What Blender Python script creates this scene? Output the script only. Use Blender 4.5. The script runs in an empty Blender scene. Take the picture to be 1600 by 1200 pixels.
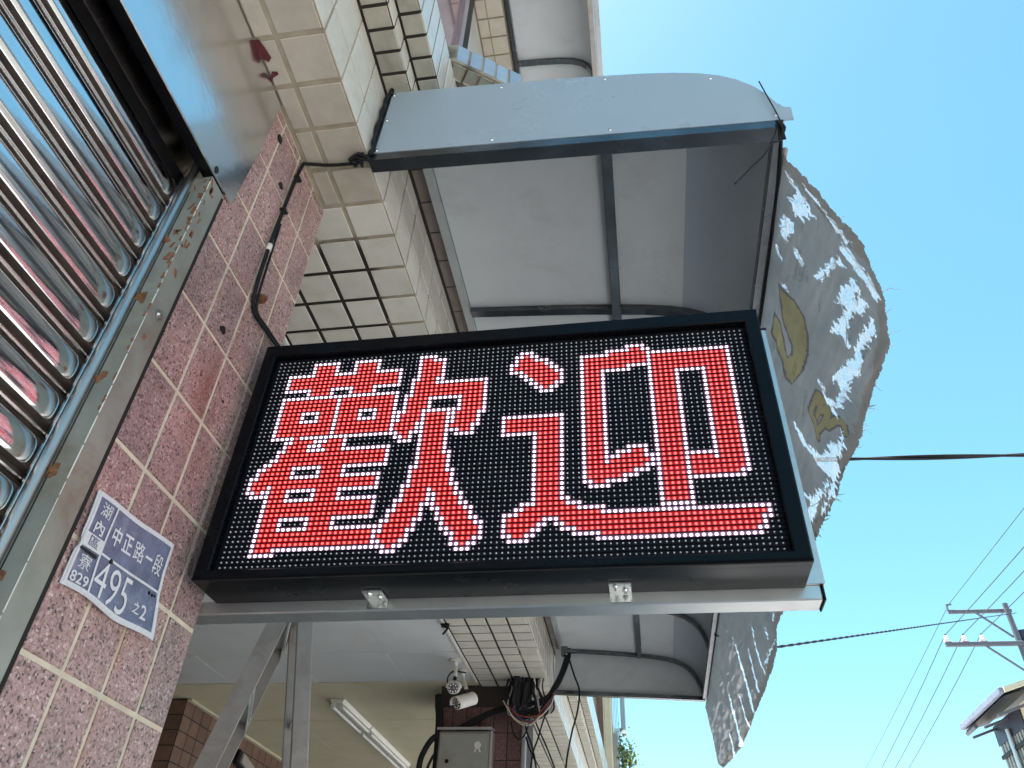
import bpy, bmesh, math, random
from mathutils import Vector, Matrix, noise
random.seed(7)
S = bpy.context.scene
COL = S.collection
R = math.radians

# ------------------------------------------------------------------ camera
CAM = Vector((0.71347, -1.13527, 1.65047))
AX = Vector((0.98771069, 0.15137095, 0.03891576))      # right
AY = Vector((-0.0662456, 0.63097996, -0.77296559))     # down
AZ = Vector((-0.1415596, 0.76088838, 0.63325331))      # forward
FPX = 1186.593
cam = bpy.data.objects.new('camera', bpy.data.cameras.new('camera'))
COL.objects.link(cam)
cam.data.sensor_width = 36.0
cam.data.lens = FPX / 1600 * 36
cam.data.clip_start = 0.02
cam.data.clip_end = 2000
m = Matrix((AX, -AY, -AZ)).transposed().to_4x4()
m.translation = CAM
cam.matrix_world = m
S.camera = cam

# ------------------------------------------------------------------ sky, sun, exposure
SUN = Vector((-0.19, 0.13, 0.97)).normalized()          # direction towards the sun
elev = math.asin(SUN.z)
azim = math.atan2(SUN.x, SUN.y)                        # clockwise from +Y
w = bpy.data.worlds.new('World')
S.world = w
w.use_nodes = True
wn = w.node_tree
bg = wn.nodes['Background']
sky = wn.nodes.new('ShaderNodeTexSky')
sky.sky_type = 'NISHITA'
sky.sun_disc = False
sky.sun_elevation = elev
sky.sun_rotation = azim
sky.altitude = 0
sky.air_density = 1.0
sky.dust_density = 0.35
sky.ozone_density = 1.6
hue = wn.nodes.new('ShaderNodeHueSaturation')          # clear, strongly coloured summer sky
hue.inputs['Hue'].default_value = 0.464
hue.inputs['Saturation'].default_value = 1.12
wn.links.new(sky.outputs[0], hue.inputs['Color'])
wn.links.new(hue.outputs[0], bg.inputs[0])
bg.inputs[1].default_value = 0.059
sl = bpy.data.lights.new('sun', 'SUN')
sl.energy = 5.0
sl.angle = R(0.53)
sl.color = (1.0, 0.97, 0.93)
so = bpy.data.objects.new('sun', sl)
COL.objects.link(so)
so.rotation_euler = SUN.to_track_quat('Z', 'Y').to_euler()
so.location = (0, 0, 30)
S.render.engine = 'CYCLES'
S.cycles.use_denoising = True
S.cycles.max_bounces = 10
S.cycles.diffuse_bounces = 5
S.cycles.glossy_bounces = 5
S.cycles.transparent_max_bounces = 12
S.cycles.sample_clamp_indirect = 6
S.view_settings.view_transform = 'Standard'
S.view_settings.look = 'None'
S.view_settings.gamma = 1
S.view_settings.exposure = 2.32
S.view_settings.use_curve_mapping = False


# ------------------------------------------------------------------ materials
def N(nt, kind, **kw):
    n = nt.nodes.new(kind)
    for k, v in kw.items():
        if k.startswith('i_'):
            n.inputs[k[2:].replace('_', ' ')].default_value = v
        else:
            setattr(n, k, v)
    return n


def base(name):
    mt = bpy.data.materials.new(name)
    mt.use_nodes = True
    nt = mt.node_tree
    return mt, nt, nt.nodes['Principled BSDF']


def ramp(nt, fac, stops):
    r = nt.nodes.new('ShaderNodeValToRGB')
    el = r.color_ramp.elements
    while len(el) > 1:
        el.remove(el[-1])
    el[0].position = stops[0][0]
    el[0].color = (*stops[0][1], 1)
    for p, c in stops[1:]:
        e = el.new(p)
        e.color = (*c, 1)
    nt.links.new(fac, r.inputs[0])
    return r.outputs[0]


def pos(nt):
    return nt.nodes.new('ShaderNodeNewGeometry').outputs['Position']


def nz(nt, scale, detail=4, rough=.6, dist=0, vec=None):
    t = N(nt, 'ShaderNodeTexNoise', i_Scale=scale, i_Detail=detail, i_Roughness=rough, i_Distortion=dist)
    nt.links.new(vec if vec is not None else pos(nt), t.inputs['Vector'])
    return t.outputs[0]


def stretch(nt, v):
    mp = nt.nodes.new('ShaderNodeMapping')
    mp.inputs['Scale'].default_value = v
    nt.links.new(pos(nt), mp.inputs[0])
    return mp.outputs[0]


def mixc(nt, fac, a, b, mode='MIX'):
    mx = nt.nodes.new('ShaderNodeMix')
    mx.data_type = 'RGBA'
    mx.blend_type = mode
    for sock, val in ((mx.inputs[0], fac), (mx.inputs[6], a), (mx.inputs[7], b)):
        if hasattr(val, 'is_linked') or hasattr(val, 'links'):
            nt.links.new(val, sock)
        elif isinstance(val, (tuple, list)):
            sock.default_value = (*val, 1)
        else:
            sock.default_value = val
    return mx.outputs[2]


def bump(nt, p, h, strength=.3, dist=.002):
    b = N(nt, 'ShaderNodeBump', i_Strength=strength, i_Distance=dist)
    nt.links.new(h, b.inputs['Height'])
    nt.links.new(b.outputs[0], p.inputs['Normal'])


def mat(name, col, rough=.5, metal=0., var=.12, vs=6, dirt=None, dirt_amt=.5, ds=3, bmp=0, bs=60, bd=.001, objvar=0., spec=.5):
    """plain coloured surface with uneven tone, optional dirt blotches and fine relief"""
    mt, nt, p = base(name)
    lo = tuple(c * (1 - var) for c in col)
    hi = tuple(min(1, c * (1 + var)) for c in col)
    c = ramp(nt, nz(nt, vs, 5), [(.3, lo), (.7, hi)])
    if dirt:
        d = nt.nodes.new('ShaderNodeMapRange')
        nt.links.new(nz(nt, ds, 6, .7, .4), d.inputs[0])
        d.inputs[1].default_value = .52
        d.inputs[2].default_value = .78
        d.inputs[4].default_value = dirt_amt
        c = mixc(nt, d.outputs[0], c, dirt)
    if objvar:
        oi = nt.nodes.new('ShaderNodeObjectInfo')
        hs = nt.nodes.new('ShaderNodeHueSaturation')
        mr = nt.nodes.new('ShaderNodeMapRange')
        mr.inputs[3].default_value = 1 - objvar
        mr.inputs[4].default_value = 1 + objvar
        nt.links.new(oi.outputs['Random'], mr.inputs[0])
        nt.links.new(mr.outputs[0], hs.inputs['Value'])
        nt.links.new(c, hs.inputs['Color'])
        c = hs.outputs[0]
    nt.links.new(c, p.inputs['Base Color'])
    p.inputs['Metallic'].default_value = metal
    p.inputs['Specular IOR Level'].default_value = spec
    rr = nt.nodes.new('ShaderNodeMapRange')
    nt.links.new(nz(nt, vs * 2.3, 4), rr.inputs[0])
    rr.inputs[3].default_value = max(.02, rough * .8)
    rr.inputs[4].default_value = min(1, rough * 1.2)
    nt.links.new(rr.outputs[0], p.inputs['Roughness'])
    if bmp:
        bump(nt, p, nz(nt, bs, 4), bmp, bd)
    return mt


def emis(name, col, strength):
    mt, nt, p = base(name)
    p.inputs['Base Color'].default_value = (*[c * .02 for c in col], 1)
    p.inputs['Emission Color'].default_value = (*col, 1)
    p.inputs['Emission Strength'].default_value = strength
    p.inputs['Roughness'].default_value = .3
    return mt


def granite(name, stops, stain=(.35, .13, .07), amt=.55):
    mt, nt, p = base(name)
    v = N(nt, 'ShaderNodeTexVoronoi', i_Scale=265.0, i_Randomness=1.0)
    nt.links.new(pos(nt), v.inputs['Vector'])
    sep = nt.nodes.new('ShaderNodeSeparateColor')
    nt.links.new(v.outputs['Color'], sep.inputs[0])
    c = ramp(nt, sep.outputs[0], stops)
    big = ramp(nt, nz(nt, 9, 3), [(.3, (.82, .80, .82)), (.7, (1.12, 1.05, 1.05))])
    c = mixc(nt, 1.0, c, big, 'MULTIPLY')
    fine = ramp(nt, nz(nt, 420, 2), [(.35, (.8, .8, .8)), (.65, (1.2, 1.2, 1.2))])
    c = mixc(nt, 1.0, c, fine, 'MULTIPLY')
    d = nt.nodes.new('ShaderNodeMapRange')
    nt.links.new(nz(nt, 5.5, 6, .65, .6, stretch(nt, (1, 1.3, .45))), d.inputs[0])
    d.inputs[1].default_value = .56
    d.inputs[2].default_value = .8
    d.inputs[4].default_value = amt
    c = mixc(nt, d.outputs[0], c, stain)
    st = nt.nodes.new('ShaderNodeMapRange')                # drip marks
    nt.links.new(nz(nt, 1.6, 5, .6, .3, stretch(nt, (1, 16, 1.1))), st.inputs[0])
    st.inputs[1].default_value = .56
    st.inputs[2].default_value = .75
    st.inputs[4].default_value = .45
    c = mixc(nt, st.outputs[0], c, (.13, .10, .085))
    oi = nt.nodes.new('ShaderNodeObjectInfo')
    tone = ramp(nt, oi.outputs['Random'], [(0, (.84, .85, .88)), (1, (1.14, 1.08, 1.05))])
    c = mixc(nt, 1.0, c, tone, 'MULTIPLY')
    # one rusty run-off patch below an old fixing
    mp = nt.nodes.new('ShaderNodeMapping')
    mp.inputs['Location'].default_value = (0, .122, -2.53 * .42)
    mp.inputs['Scale'].default_value = (0, 1, .42)
    nt.links.new(pos(nt), mp.inputs[0])
    ln = N(nt, 'ShaderNodeVectorMath', operation='LENGTH')
    nt.links.new(mp.outputs[0], ln.inputs[0])
    sm = nt.nodes.new('ShaderNodeMapRange')
    nt.links.new(ln.outputs['Value'], sm.inputs[0])
    sm.inputs[1].default_value = .055
    sm.inputs[2].default_value = .0
    sm.inputs[4].default_value = 1.0
    ml = N(nt, 'ShaderNodeMath', operation='MULTIPLY')
    nt.links.new(sm.outputs[0], ml.inputs[0])
    nt.links.new(nz(nt, 38, 5, .7), ml.inputs[1])
    c = mixc(nt, ml.outputs[0], c, (.20, .045, .015))
    nt.links.new(c, p.inputs['Base Color'])
    p.inputs['Roughness'].default_value = .42
    bump(nt, p, sep.outputs[1], .15, .0008)
    return mt


M = {}
M['granite'] = granite('pink_granite', [(0, (.03, .022, .028)), (.13, (.20, .132, .122)), (.4, (.335, .22, .198)), (.8, (.39, .27, .245)), (.93, (.42, .31, .285)), (1.0, (.56, .48, .45))])
M['granite_brown'] = granite('brown_stone', [(0, (.035, .02, .02)), (.3, (.10, .05, .045)), (.7, (.15, .075, .065)), (1, (.20, .11, .10))], (.05, .03, .03), .4)
M['grout_cream'] = mat('cream_grout', (.60, .53, .41), .85, 0, .18, 20, (.42, .20, .07), .65, 4, .3, 200)


def grout_mix():
    mt, nt, p = base('weathered_grout')
    a = ramp(nt, nz(nt, 14, 5), [(.3, (.25, .205, .14)), (.7, (.40, .345, .26))])
    d = nt.nodes.new('ShaderNodeMapRange')
    nt.links.new(nz(nt, 2.2, 6, .62, .5), d.inputs[0])
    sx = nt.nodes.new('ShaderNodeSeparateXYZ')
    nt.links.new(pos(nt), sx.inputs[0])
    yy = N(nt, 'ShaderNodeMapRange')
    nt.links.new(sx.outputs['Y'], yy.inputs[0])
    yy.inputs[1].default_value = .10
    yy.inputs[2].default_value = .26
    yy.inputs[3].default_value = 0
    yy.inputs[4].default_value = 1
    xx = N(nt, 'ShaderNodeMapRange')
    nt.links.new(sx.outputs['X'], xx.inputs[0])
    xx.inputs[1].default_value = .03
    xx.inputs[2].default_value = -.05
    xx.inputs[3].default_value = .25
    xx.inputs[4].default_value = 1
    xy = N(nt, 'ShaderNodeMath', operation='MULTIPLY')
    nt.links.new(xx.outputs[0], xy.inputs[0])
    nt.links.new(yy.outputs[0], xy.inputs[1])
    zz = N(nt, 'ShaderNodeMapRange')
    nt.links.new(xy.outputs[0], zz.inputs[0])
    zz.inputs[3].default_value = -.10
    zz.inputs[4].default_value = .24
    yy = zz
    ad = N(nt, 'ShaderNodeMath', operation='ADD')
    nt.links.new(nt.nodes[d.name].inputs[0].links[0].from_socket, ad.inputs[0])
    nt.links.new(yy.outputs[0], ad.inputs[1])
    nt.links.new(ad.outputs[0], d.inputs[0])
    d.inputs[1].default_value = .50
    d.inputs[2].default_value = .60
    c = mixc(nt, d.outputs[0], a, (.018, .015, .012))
    nt.links.new(c, p.inputs['Base Color'])
    p.inputs['Roughness'].default_value = .9
    bump(nt, p, nz(nt, 180, 4), .4, .001)
    return mt


M['grout_dark'] = grout_mix()
M['tile_cream'] = mat('cream_glazed_tile', (.42, .375, .305), .22, 0, .07, 18, (.34, .27, .17), .6, 5, .12, 45, .001, .07)
M['tile_white'] = mat('white_glazed_tile', (.62, .585, .505), .16, 0, .05, 18, (.42, .35, .24), .45, 6, .10, 45, .001, .06)
M['tile_grey'] = mat('greyed_mosaic_tile', (.42, .39, .31), .35, 0, .14, 22, (.16, .13, .09), .6, 7, .15, 60, .001, .10)
M['tile_brown'] = mat('brown_wall_tile', (.155, .085, .06), .35, 0, .2, 18, (.07, .045, .035), .5, 6, .1, 60, .001, .18)
M['tile_tan'] = mat('tan_brown_tile', (.23, .18, .15), .4, 0, .12, 18, (.12, .09, .07), .5, 6, .1, 45, .001, .08)
M['tile_blue'] = mat('grey_blue_mosaic_tile', (.30, .37, .45), .25, 0, .08, 18, (.2, .2, .2), .4, 6, .1, 45, .001, .08)
M['grout_brown'] = mat('brown_grout', (.20, .16, .11), .9, 0, .2, 20, (.08, .06, .045), .7, 5, .3, 200)
M['grout_black'] = mat('black_grout', (.03, .022, .018), .9)
M['stainless'] = mat('stainless_steel', (.62, .62, .60), .24, 1.0, .08, 5, (.30, .26, .21), .5, 6, .10, 7, .004)
M['sheet'] = mat('polished_steel_sheet', (.78, .78, .775), .20, 1.0, .05, 3, (.44, .41, .36), .45, 7, .25, 6, .006)
M['shutter'] = mat('shutter_steel', (.76, .76, .76), .12, 1.0, .05, 4, (.45, .40, .36), .35, 9, .03, 5, .003)
M['shutter_knuckle'] = mat('dull_shutter_steel', (.66, .62, .59), .26, 1.0, .15, 9, (.10, .07, .05), .7, 7, .1, 50)
M['rail'] = mat('grey_painted_rail', (.25, .26, .225), .5, .25, .2, 9, (.17, .10, .055), .75, 7, .25, 70)
M['rust'] = mat('rusty_steel', (.20, .085, .035), .85, .1, .35, 40, (.06, .03, .02), .8, 30, .5, 150)
M['chrome'] = mat('chrome_trim', (.50, .475, .46), .34, 1.0, .06, 10, (.35, .25, .2), .4, 14)
M['alu'] = mat('brushed_aluminium', (.57, .575, .56), .38, .9, .07, 12, (.33, .31, .27), .45, 6, .08, 120)
M['alu_dull'] = mat('dull_aluminium', (.36, .335, .31), .5, .35, .14, 14, (.22, .16, .12), .55, 9, .1, 90)
M['dark_steel'] = mat('dark_stainless_tube', (.15, .155, .165), .26, .95, .25, 8, (.07, .065, .06), .6, 6, .1, 40)
M['black_paint'] = mat('black_sign_casing', (.0028, .003, .0045), .26, 0, .25, 8, (.006, .006, .006), .35, 7, .06, 90, .001, 0, .14)
M['black_plastic'] = mat('black_plastic', (.010, .010, .011), .5, 0, .3, 20, None, 0, 3, 0, 60, .001, 0, .25)
M['cable'] = mat('black_cable', (.009, .009, .010), .6, 0, .4, 40, (.03, .026, .024), .4, 20, 0, 60, .001, 0, .25)
M['led_mask'] = mat('matt_black_led_mask', (.004, .004, .007), .6, 0, .2, 20, None, 0, 3, 0, 60, .001, 0, .15)
M['led_off'] = mat('white_glint_lens', (.72, .72, .74), .12, 0, .03, 20, None, 0, 3, 0, 60, .001, 0, .9)  # sky glint on the lenses put in as a whitish base colour
M['led_white'] = emis('lit_white_led', (1.0, .86, 1.0), .55)
M['led_red'] = emis('lit_red_led', (1.0, .15, .14), .42)
M['led_glow'] = emis('red_bloom_plate', (1.0, .001, .004), .11)  # bloom around the red dots, added as a dim glowing plate
M['led_halo'] = emis('white_bloom_plate', (.80, .36, .72), .06)  # pinkish bloom around the white dots, also a glowing plate
M['panel'] = mat('pale_composite_panel', (.31, .365, .41), .28, 0, .025, 2, None, 0, 2.5, .05, 25)
M['roof'] = mat('white_roof_lining', (.53, .54, .54), .36, 0, .06, 2.5, (.27, .235, .19), .42, 3.4, .04, 25)
M['shaded_front_curve'] = mat('blue_grey_front_shade', (.36, .39, .44), .25, 0, .06, 3, (.3, .3, .3), .2, 2)  # shading of the awning's curved front put into a darker base colour
M['white_panel'] = mat('white_ceiling_panel', (.60, .61, .61), .45, 0, .04, 4, (.42, .38, .3), .3, 3)
M['cream_panel'] = mat('cream_ceiling_panel', (.60, .54, .38), .5, 0, .05, 4, (.40, .33, .2), .4, 3)
M['white_plastic'] = mat('off_white_plastic', (.66, .64, .58), .4, 0, .05, 20, (.35, .3, .22), .4, 20)
M['grey_box'] = mat('grey_green_enamel', (.30, .295, .25), .42, .1, .07, 9, (.17, .14, .1), .5, 8)
M['plate_blue'] = mat('blue_enamel', (.12, .145, .225), .45, 0, .25, 40, (.32, .35, .41), .7, 38, .3, 120, .001)
M['plate_white'] = mat('chalky_white_enamel', (.62, .63, .64), .5, 0, .1, 60, (.25, .27, .33), .6, 60)
M['concrete'] = mat('grey_concrete', (.33, .31, .28), .9, 0, .15, 3, (.2, .18, .15), .5, 2, .4, 40, .004)
M['cream_wall'] = mat('cream_render', (.60, .53, .38), .8, 0, .08, 5, (.36, .3, .2), .5, 2)
M['grey_wall'] = mat('grey_render', (.36, .36, .34), .8, 0, .08, 5, (.2, .19, .17), .5, 2)
M['glass'] = mat('window_glass', (.30, .19, .21), .05, .35, .05, 3)
M['frame_lilac'] = mat('anodised_window_frame', (.50, .47, .53), .3, .8, .05, 10)
M['asphalt'] = mat('sunlit_asphalt', (.20, .20, .205), .9, 0, .15, 4, (.1, .1, .1), .5, 1, .4, 200, .003)
M['paving'] = mat('pale_paving', (.42, .42, .415), .85, 0, .12, 5, (.25, .22, .18), .5, 1.5)
M['soil'] = mat('dry_ground', (.24, .23, .21), .95, 0, .2, .6)
M['paint_line'] = mat('white_road_paint', (.70, .70, .67), .8, 0, .1, 8)
M['red_paper'] = mat('torn_red_paper', (.085, .007, .012), .8, 0, .3, 60)
M['groove_dark'] = mat('dark_groove_tone', (.075, .056, .047), .7, .2, .4, 30)  # dark brown tone for the slat grooves and flat border
M['fascia_blue'] = mat('blue_grey_fascia', (.22, .24, .31), .5, .2, .1, 6)
M['hole'] = mat('black_hole', (.008, .006, .005), .95)
M['corrugated'] = mat('grey_corrugated_siding', (.30, .30, .28), .5, .3, .1, 4, (.18, .14, .1), .5, 2)
M['roof_dark'] = mat('dark_blue_roof_steel', (.05, .05, .075), .45, .5, .15, 4)
M['pole'] = mat('galvanised_pole', (.13, .13, .15), .6, .2, .1, 8)
M['porcelain'] = mat('white_porcelain', (.72, .71, .68), .2)
M['wire_green'] = mat('weathered_line_wire', (.05, .06, .06), .6, .2)
M['leaf'] = mat('green_leaf', (.07, .14, .028), .45, 0, .35, 12, None, 0, 3, 0, 60, .001, .25)
M['flower'] = mat('yellow_green_young_leaf', (.42, .44, .03), .5, 0, .2, 14, None, 0, 3, 0, 60, .001, .2)
M['wood'] = mat('grey_stem', (.16, .12, .08), .8)


def vinyl(name, col, tr=.16):
    mt, nt, p = base(name)
    out = nt.nodes['Material Output']
    c = ramp(nt, nz(nt, 3.5, 6, .65, .5), [(.3, tuple(x * .78 for x in col)), (.7, tuple(x * 1.18 for x in col))])
    crack = nt.nodes.new('ShaderNodeMapRange')
    nt.links.new(nz(nt, 14, 6, .75, 1.2, stretch(nt, (1, .35, 1.4))), crack.inputs[0])
    crack.inputs[1].default_value = .60
    crack.inputs[2].default_value = .66
    crack.inputs[4].default_value = .55
    c = mixc(nt, crack.outputs[0], c, tuple(x * .45 for x in col))
    nt.links.new(c, p.inputs['Base Color'])
    p.inputs['Roughness'].default_value = .6
    t = nt.nodes.new('ShaderNodeBsdfTranslucent')
    nt.links.new(c, t.inputs[0])
    mx = nt.nodes.new('ShaderNodeMixShader')
    mx.inputs[0].default_value = tr
    nt.links.new(p.outputs[0], mx.inputs[1])
    nt.links.new(t.outputs[0], mx.inputs[2])
    nt.links.new(mx.outputs[0], out.inputs[0])
    bump(nt, p, nz(nt, 26, 5, .6, .8), .5, .004)
    return mt


M['vinyl'] = vinyl('faded_grey_vinyl', (.38, .40, .41), .30)
M['vinyl_hem'] = vinyl('brown_vinyl_hem', (.36, .335, .31), .24)
M['vinyl_yellow'] = vinyl('faded_yellow_print', (.40, .355, .20), .26)
M['vinyl_outline'] = vinyl('dark_print_outline', (.19, .185, .20), .2)


def scrim():
    mt, nt, p = base('frayed_white_scrim')
    out = nt.nodes['Material Output']
    t = nt.nodes.new('ShaderNodeBsdfTranslucent')
    t.inputs[0].default_value = (.92, .92, .92, 1)
    d = nt.nodes.new('ShaderNodeBsdfDiffuse')
    d.inputs[0].default_value = (.80, .80, .80, 1)
    tr = nt.nodes.new('ShaderNodeBsdfTransparent')
    a = nt.nodes.new('ShaderNodeMixShader')
    a.inputs[0].default_value = .25
    nt.links.new(t.outputs[0], a.inputs[1])
    nt.links.new(d.outputs[0], a.inputs[2])
    b = nt.nodes.new('ShaderNodeMixShader')
    wv = nt.nodes.new('ShaderNodeMapRange')
    nt.links.new(nz(nt, 60, 5, .7), wv.inputs[0])
    wv.inputs[1].default_value = .4
    wv.inputs[2].default_value = .6
    wv.inputs[3].default_value = .18
    wv.inputs[4].default_value = .55
    nt.links.new(wv.outputs[0], b.inputs[0])
    nt.links.new(a.outputs[0], b.inputs[1])
    nt.links.new(tr.outputs[0], b.inputs[2])
    nt.links.new(b.outputs[0], out.inputs[0])
    return mt


M['scrim'] = scrim()


# ------------------------------------------------------------------ mesh helpers
class G:
    """collects vertices and faces in world space"""
    def __init__(s):
        s.v = []
        s.f = []
        s.mi = []

    def add(s, vs, fs, mi=0):
        k = len(s.v)
        s.v += [tuple(v) for v in vs]
        s.f += [tuple(i + k for i in f) for f in fs]
        s.mi += [mi] * len(fs)
        return s

    def box(s, x0, x1, y0, y1, z0, z1, ch=0., mi=0):
        return s.obox(((x0 + x1) / 2, (y0 + y1) / 2, (z0 + z1) / 2), (1, 0, 0), (0, 1, 0), (0, 0, 1), abs(x1 - x0), abs(y1 - y0), abs(z1 - z0), ch, mi)

    def obox(s, c, a, b, d, la, lb, lc, ch=0., mi=0):
        """box; with ch > 0 every edge is chamfered"""
        c, a, b, d = Vector(c), Vector(a).normalized(), Vector(b).normalized(), Vector(d).normalized()
        h = (la / 2, lb / 2, lc / 2)
        if ch <= 0:
            vs = [c + a * h[0] * i + b * h[1] * j + d * h[2] * k for i in (-1, 1) for j in (-1, 1) for k in (-1, 1)]
            fs = [(0, 1, 3, 2), (4, 6, 7, 5), (0, 4, 5, 1), (2, 3, 7, 6), (0, 2, 6, 4), (1, 5, 7, 3)]
            return s.add(vs, fs, mi)
        ch = min(ch, min(h) * .9)
        pts = []
        idx = {}
        for i in (-1, 1):
            for j in (-1, 1):
                for k in (-1, 1):
                    for ax in range(3):
                        o = [h[0] - ch, h[1] - ch, h[2] - ch]
                        o[ax] = h[ax]
                        idx[i, j, k, ax] = len(pts)
                        pts.append(c + a * o[0] * i + b * o[1] * j + d * o[2] * k)
        fs = []
        for ax in range(3):
            for sg in (-1, 1):
                q = []
                for (p_, r_) in ((-1, -1), (1, -1), (1, 1), (-1, 1)):
                    t = [0, 0, 0]
                    t[ax] = sg
                    t[(ax + 1) % 3] = p_
                    t[(ax + 2) % 3] = r_
                    q.append(idx[t[0], t[1], t[2], ax])
                fs.append(tuple(q if sg > 0 else q[::-1]))
        for ax in range(3):
            b1, b2 = (ax + 1) % 3, (ax + 2) % 3
            for s1 in (-1, 1):
                for s2 in (-1, 1):
                    q = []
                    for (sg, w_) in ((-1, b1), (1, b1), (1, b2), (-1, b2)):
                        t = [0, 0, 0]
                        t[ax] = sg
                        t[b1] = s1
                        t[b2] = s2
                        q.append(idx[t[0], t[1], t[2], w_])
                    fs.append(tuple(q if s1 * s2 < 0 else q[::-1]))
        for i in (-1, 1):
            for j in (-1, 1):
                for k in (-1, 1):
                    q = (idx[i, j, k, 0], idx[i, j, k, 1], idx[i, j, k, 2])
                    fs.append(q if i * j * k > 0 else q[::-1])
        return s.add(pts, fs, mi)

    def prism(s, prof, axis, t0, t1, mi=0):
        """closed profile extruded; axis 'X' profile=(y,z), 'Y' profile=(x,z), 'Z' profile=(x,y)"""
        def p3(p, t):
            return (t, p[0], p[1]) if axis == 'X' else (p[0], t, p[1]) if axis == 'Y' else (p[0], p[1], t)
        n = len(prof)
        vs = [p3(p, t0) for p in prof] + [p3(p, t1) for p in prof]
        fs = [tuple(range(n)), tuple(range(2 * n - 1, n - 1, -1))]
        fs += [(i, n + i, n + (i + 1) % n, (i + 1) % n) for i in range(n)]
        return s.add(vs, fs, mi)

    def strip(s, prof, axis, t0, t1, th, mi=0):
        """open profile given a thickness, extruded"""
        off = []
        for i, p in enumerate(prof):
            a = prof[max(0, i - 1)]
            b = prof[min(len(prof) - 1, i + 1)]
            dx, dz = b[0] - a[0], b[1] - a[1]
            l = math.hypot(dx, dz) or 1
            off.append((p[0] - dz / l * th, p[1] + dx / l * th))
        return s.prism(list(prof) + off[::-1], axis, t0, t1, mi)

    def tube(s, pts, r, n=8, mi=0, cap=True):
        pts = [Vector(p) for p in pts]
        rs = r if isinstance(r, (list, tuple)) else [r] * len(pts)
        k0 = len(s.v)
        up = None
        for i, p in enumerate(pts):
            t = (pts[min(i + 1, len(pts) - 1)] - pts[max(i - 1, 0)])
            t = t.normalized() if t.length > 1e-9 else Vector((0, 0, 1))
            if up is None:
                up = t.orthogonal().normalized()
            up = (up - t * up.dot(t))
            up = up.normalized() if up.length > 1e-6 else t.orthogonal().normalized()
            sd = t.cross(up)
            for j in range(n):
                a = 2 * math.pi * j / n
                s.v.append(tuple(p + (up * math.cos(a) + sd * math.sin(a)) * rs[i]))
        for i in range(len(pts) - 1):
            for j in range(n):
                s.f.append((k0 + i * n + j, k0 + i * n + (j + 1) % n, k0 + (i + 1) * n + (j + 1) % n, k0 + (i + 1) * n + j))
                s.mi.append(mi)
        if cap:
            s.f.append(tuple(k0 + j for j in range(n))[::-1])
            s.mi.append(mi)
            e = k0 + (len(pts) - 1) * n
            s.f.append(tuple(e + j for j in range(n)))
            s.mi.append(mi)
        return s

    def dome(s, c, nrm, r, h, n=6, mi=0, rings=2):
        c, d = Vector(c), Vector(nrm).normalized()
        u = d.orthogonal().normalized()
        v = d.cross(u)
        k = len(s.v)
        for q in range(rings):
            a = q / rings * math.pi / 2
            for j in range(n):
                t = 2 * math.pi * j / n
                s.v.append(tuple(c + (u * math.cos(t) + v * math.sin(t)) * r * math.cos(a) + d * h * math.sin(a)))
        s.v.append(tuple(c + d * h))
        for q in range(rings - 1):
            for j in range(n):
                s.f.append((k + q * n + j, k + q * n + (j + 1) % n, k + (q + 1) * n + (j + 1) % n, k + (q + 1) * n + j))
                s.mi.append(mi)
        e = k + (rings - 1) * n
        for j in range(n):
            s.f.append((e + j, e + (j + 1) % n, k + rings * n))
            s.mi.append(mi)
        return s

    def cyl(s, a, b, r, n=12, mi=0):
        return s.tube([a, b], r, n, mi)


def smooth_pts(P, n=6):
    """Catmull-Rom through points"""
    P = [Vector(p) for p in P]
    out = []
    for i in range(len(P) - 1):
        p0, p1, p2, p3 = P[max(i - 1, 0)], P[i], P[i + 1], P[min(i + 2, len(P) - 1)]
        for k in range(n):
            t = k / n
            out.append(.5 * ((2 * p1) + (p2 - p0) * t + (2 * p0 - 5 * p1 + 4 * p2 - p3) * t * t + (3 * p1 - p0 - 3 * p2 + p3) * t ** 3))
    out.append(P[-1])
    return out


ORG = {}


def origin(o):
    return ORG.get(o.name, Vector((0, 0, 0)))


def thing(name, label, cat, loc=(0, 0, 0), group=None):
    o = bpy.data.objects.new(name, None)
    COL.objects.link(o)
    o.location = loc
    o.empty_display_size = .1
    o['label'] = label
    o['category'] = cat
    if group:
        o['group'] = group
    ORG[o.name] = Vector(loc)
    return o


def obj(name, g, mats, parent=None, smooth=False, label=None, kind=None, fix=True):
    me = bpy.data.meshes.new(name)
    org = origin(parent) if parent else Vector((0, 0, 0))
    me.from_pydata([(v[0] - org.x, v[1] - org.y, v[2] - org.z) for v in g.v], [], g.f)
    mats = mats if isinstance(mats, (list, tuple)) else [mats]
    for k in mats:
        me.materials.append(M[k])
    if len(mats) > 1:
        me.polygons.foreach_set('material_index', g.mi)
    if fix:
        bm = bmesh.new()
        bm.from_mesh(me)
        bmesh.ops.recalc_face_normals(bm, faces=bm.faces)
        bm.to_mesh(me)
        bm.free()
    if smooth:
        me.polygons.foreach_set('use_smooth', [True] * len(me.polygons))
        if smooth != 'all':
            me.set_sharp_from_angle(angle=R(38))
    o = bpy.data.objects.new(name, me)
    COL.objects.link(o)
    if parent:
        o.parent = parent
        ORG[o.name] = org
    if label:
        o['label'] = label
    if kind:
        o['kind'] = kind
    return o


def tag(o, label, cat, group=None):
    o['label'] = label
    o['category'] = cat
    if group:
        o['group'] = group
    return o


def px(p):
    """pixel of a point in the 1600 x 1200 photograph: only used to choose which small pieces become objects of their own"""
    q = Vector(p) - CAM
    d = q.dot(AZ)
    if d < .05:
        return None
    return 800 + FPX * q.dot(AX) / d, 600 + FPX * q.dot(AY) / d, d


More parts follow.
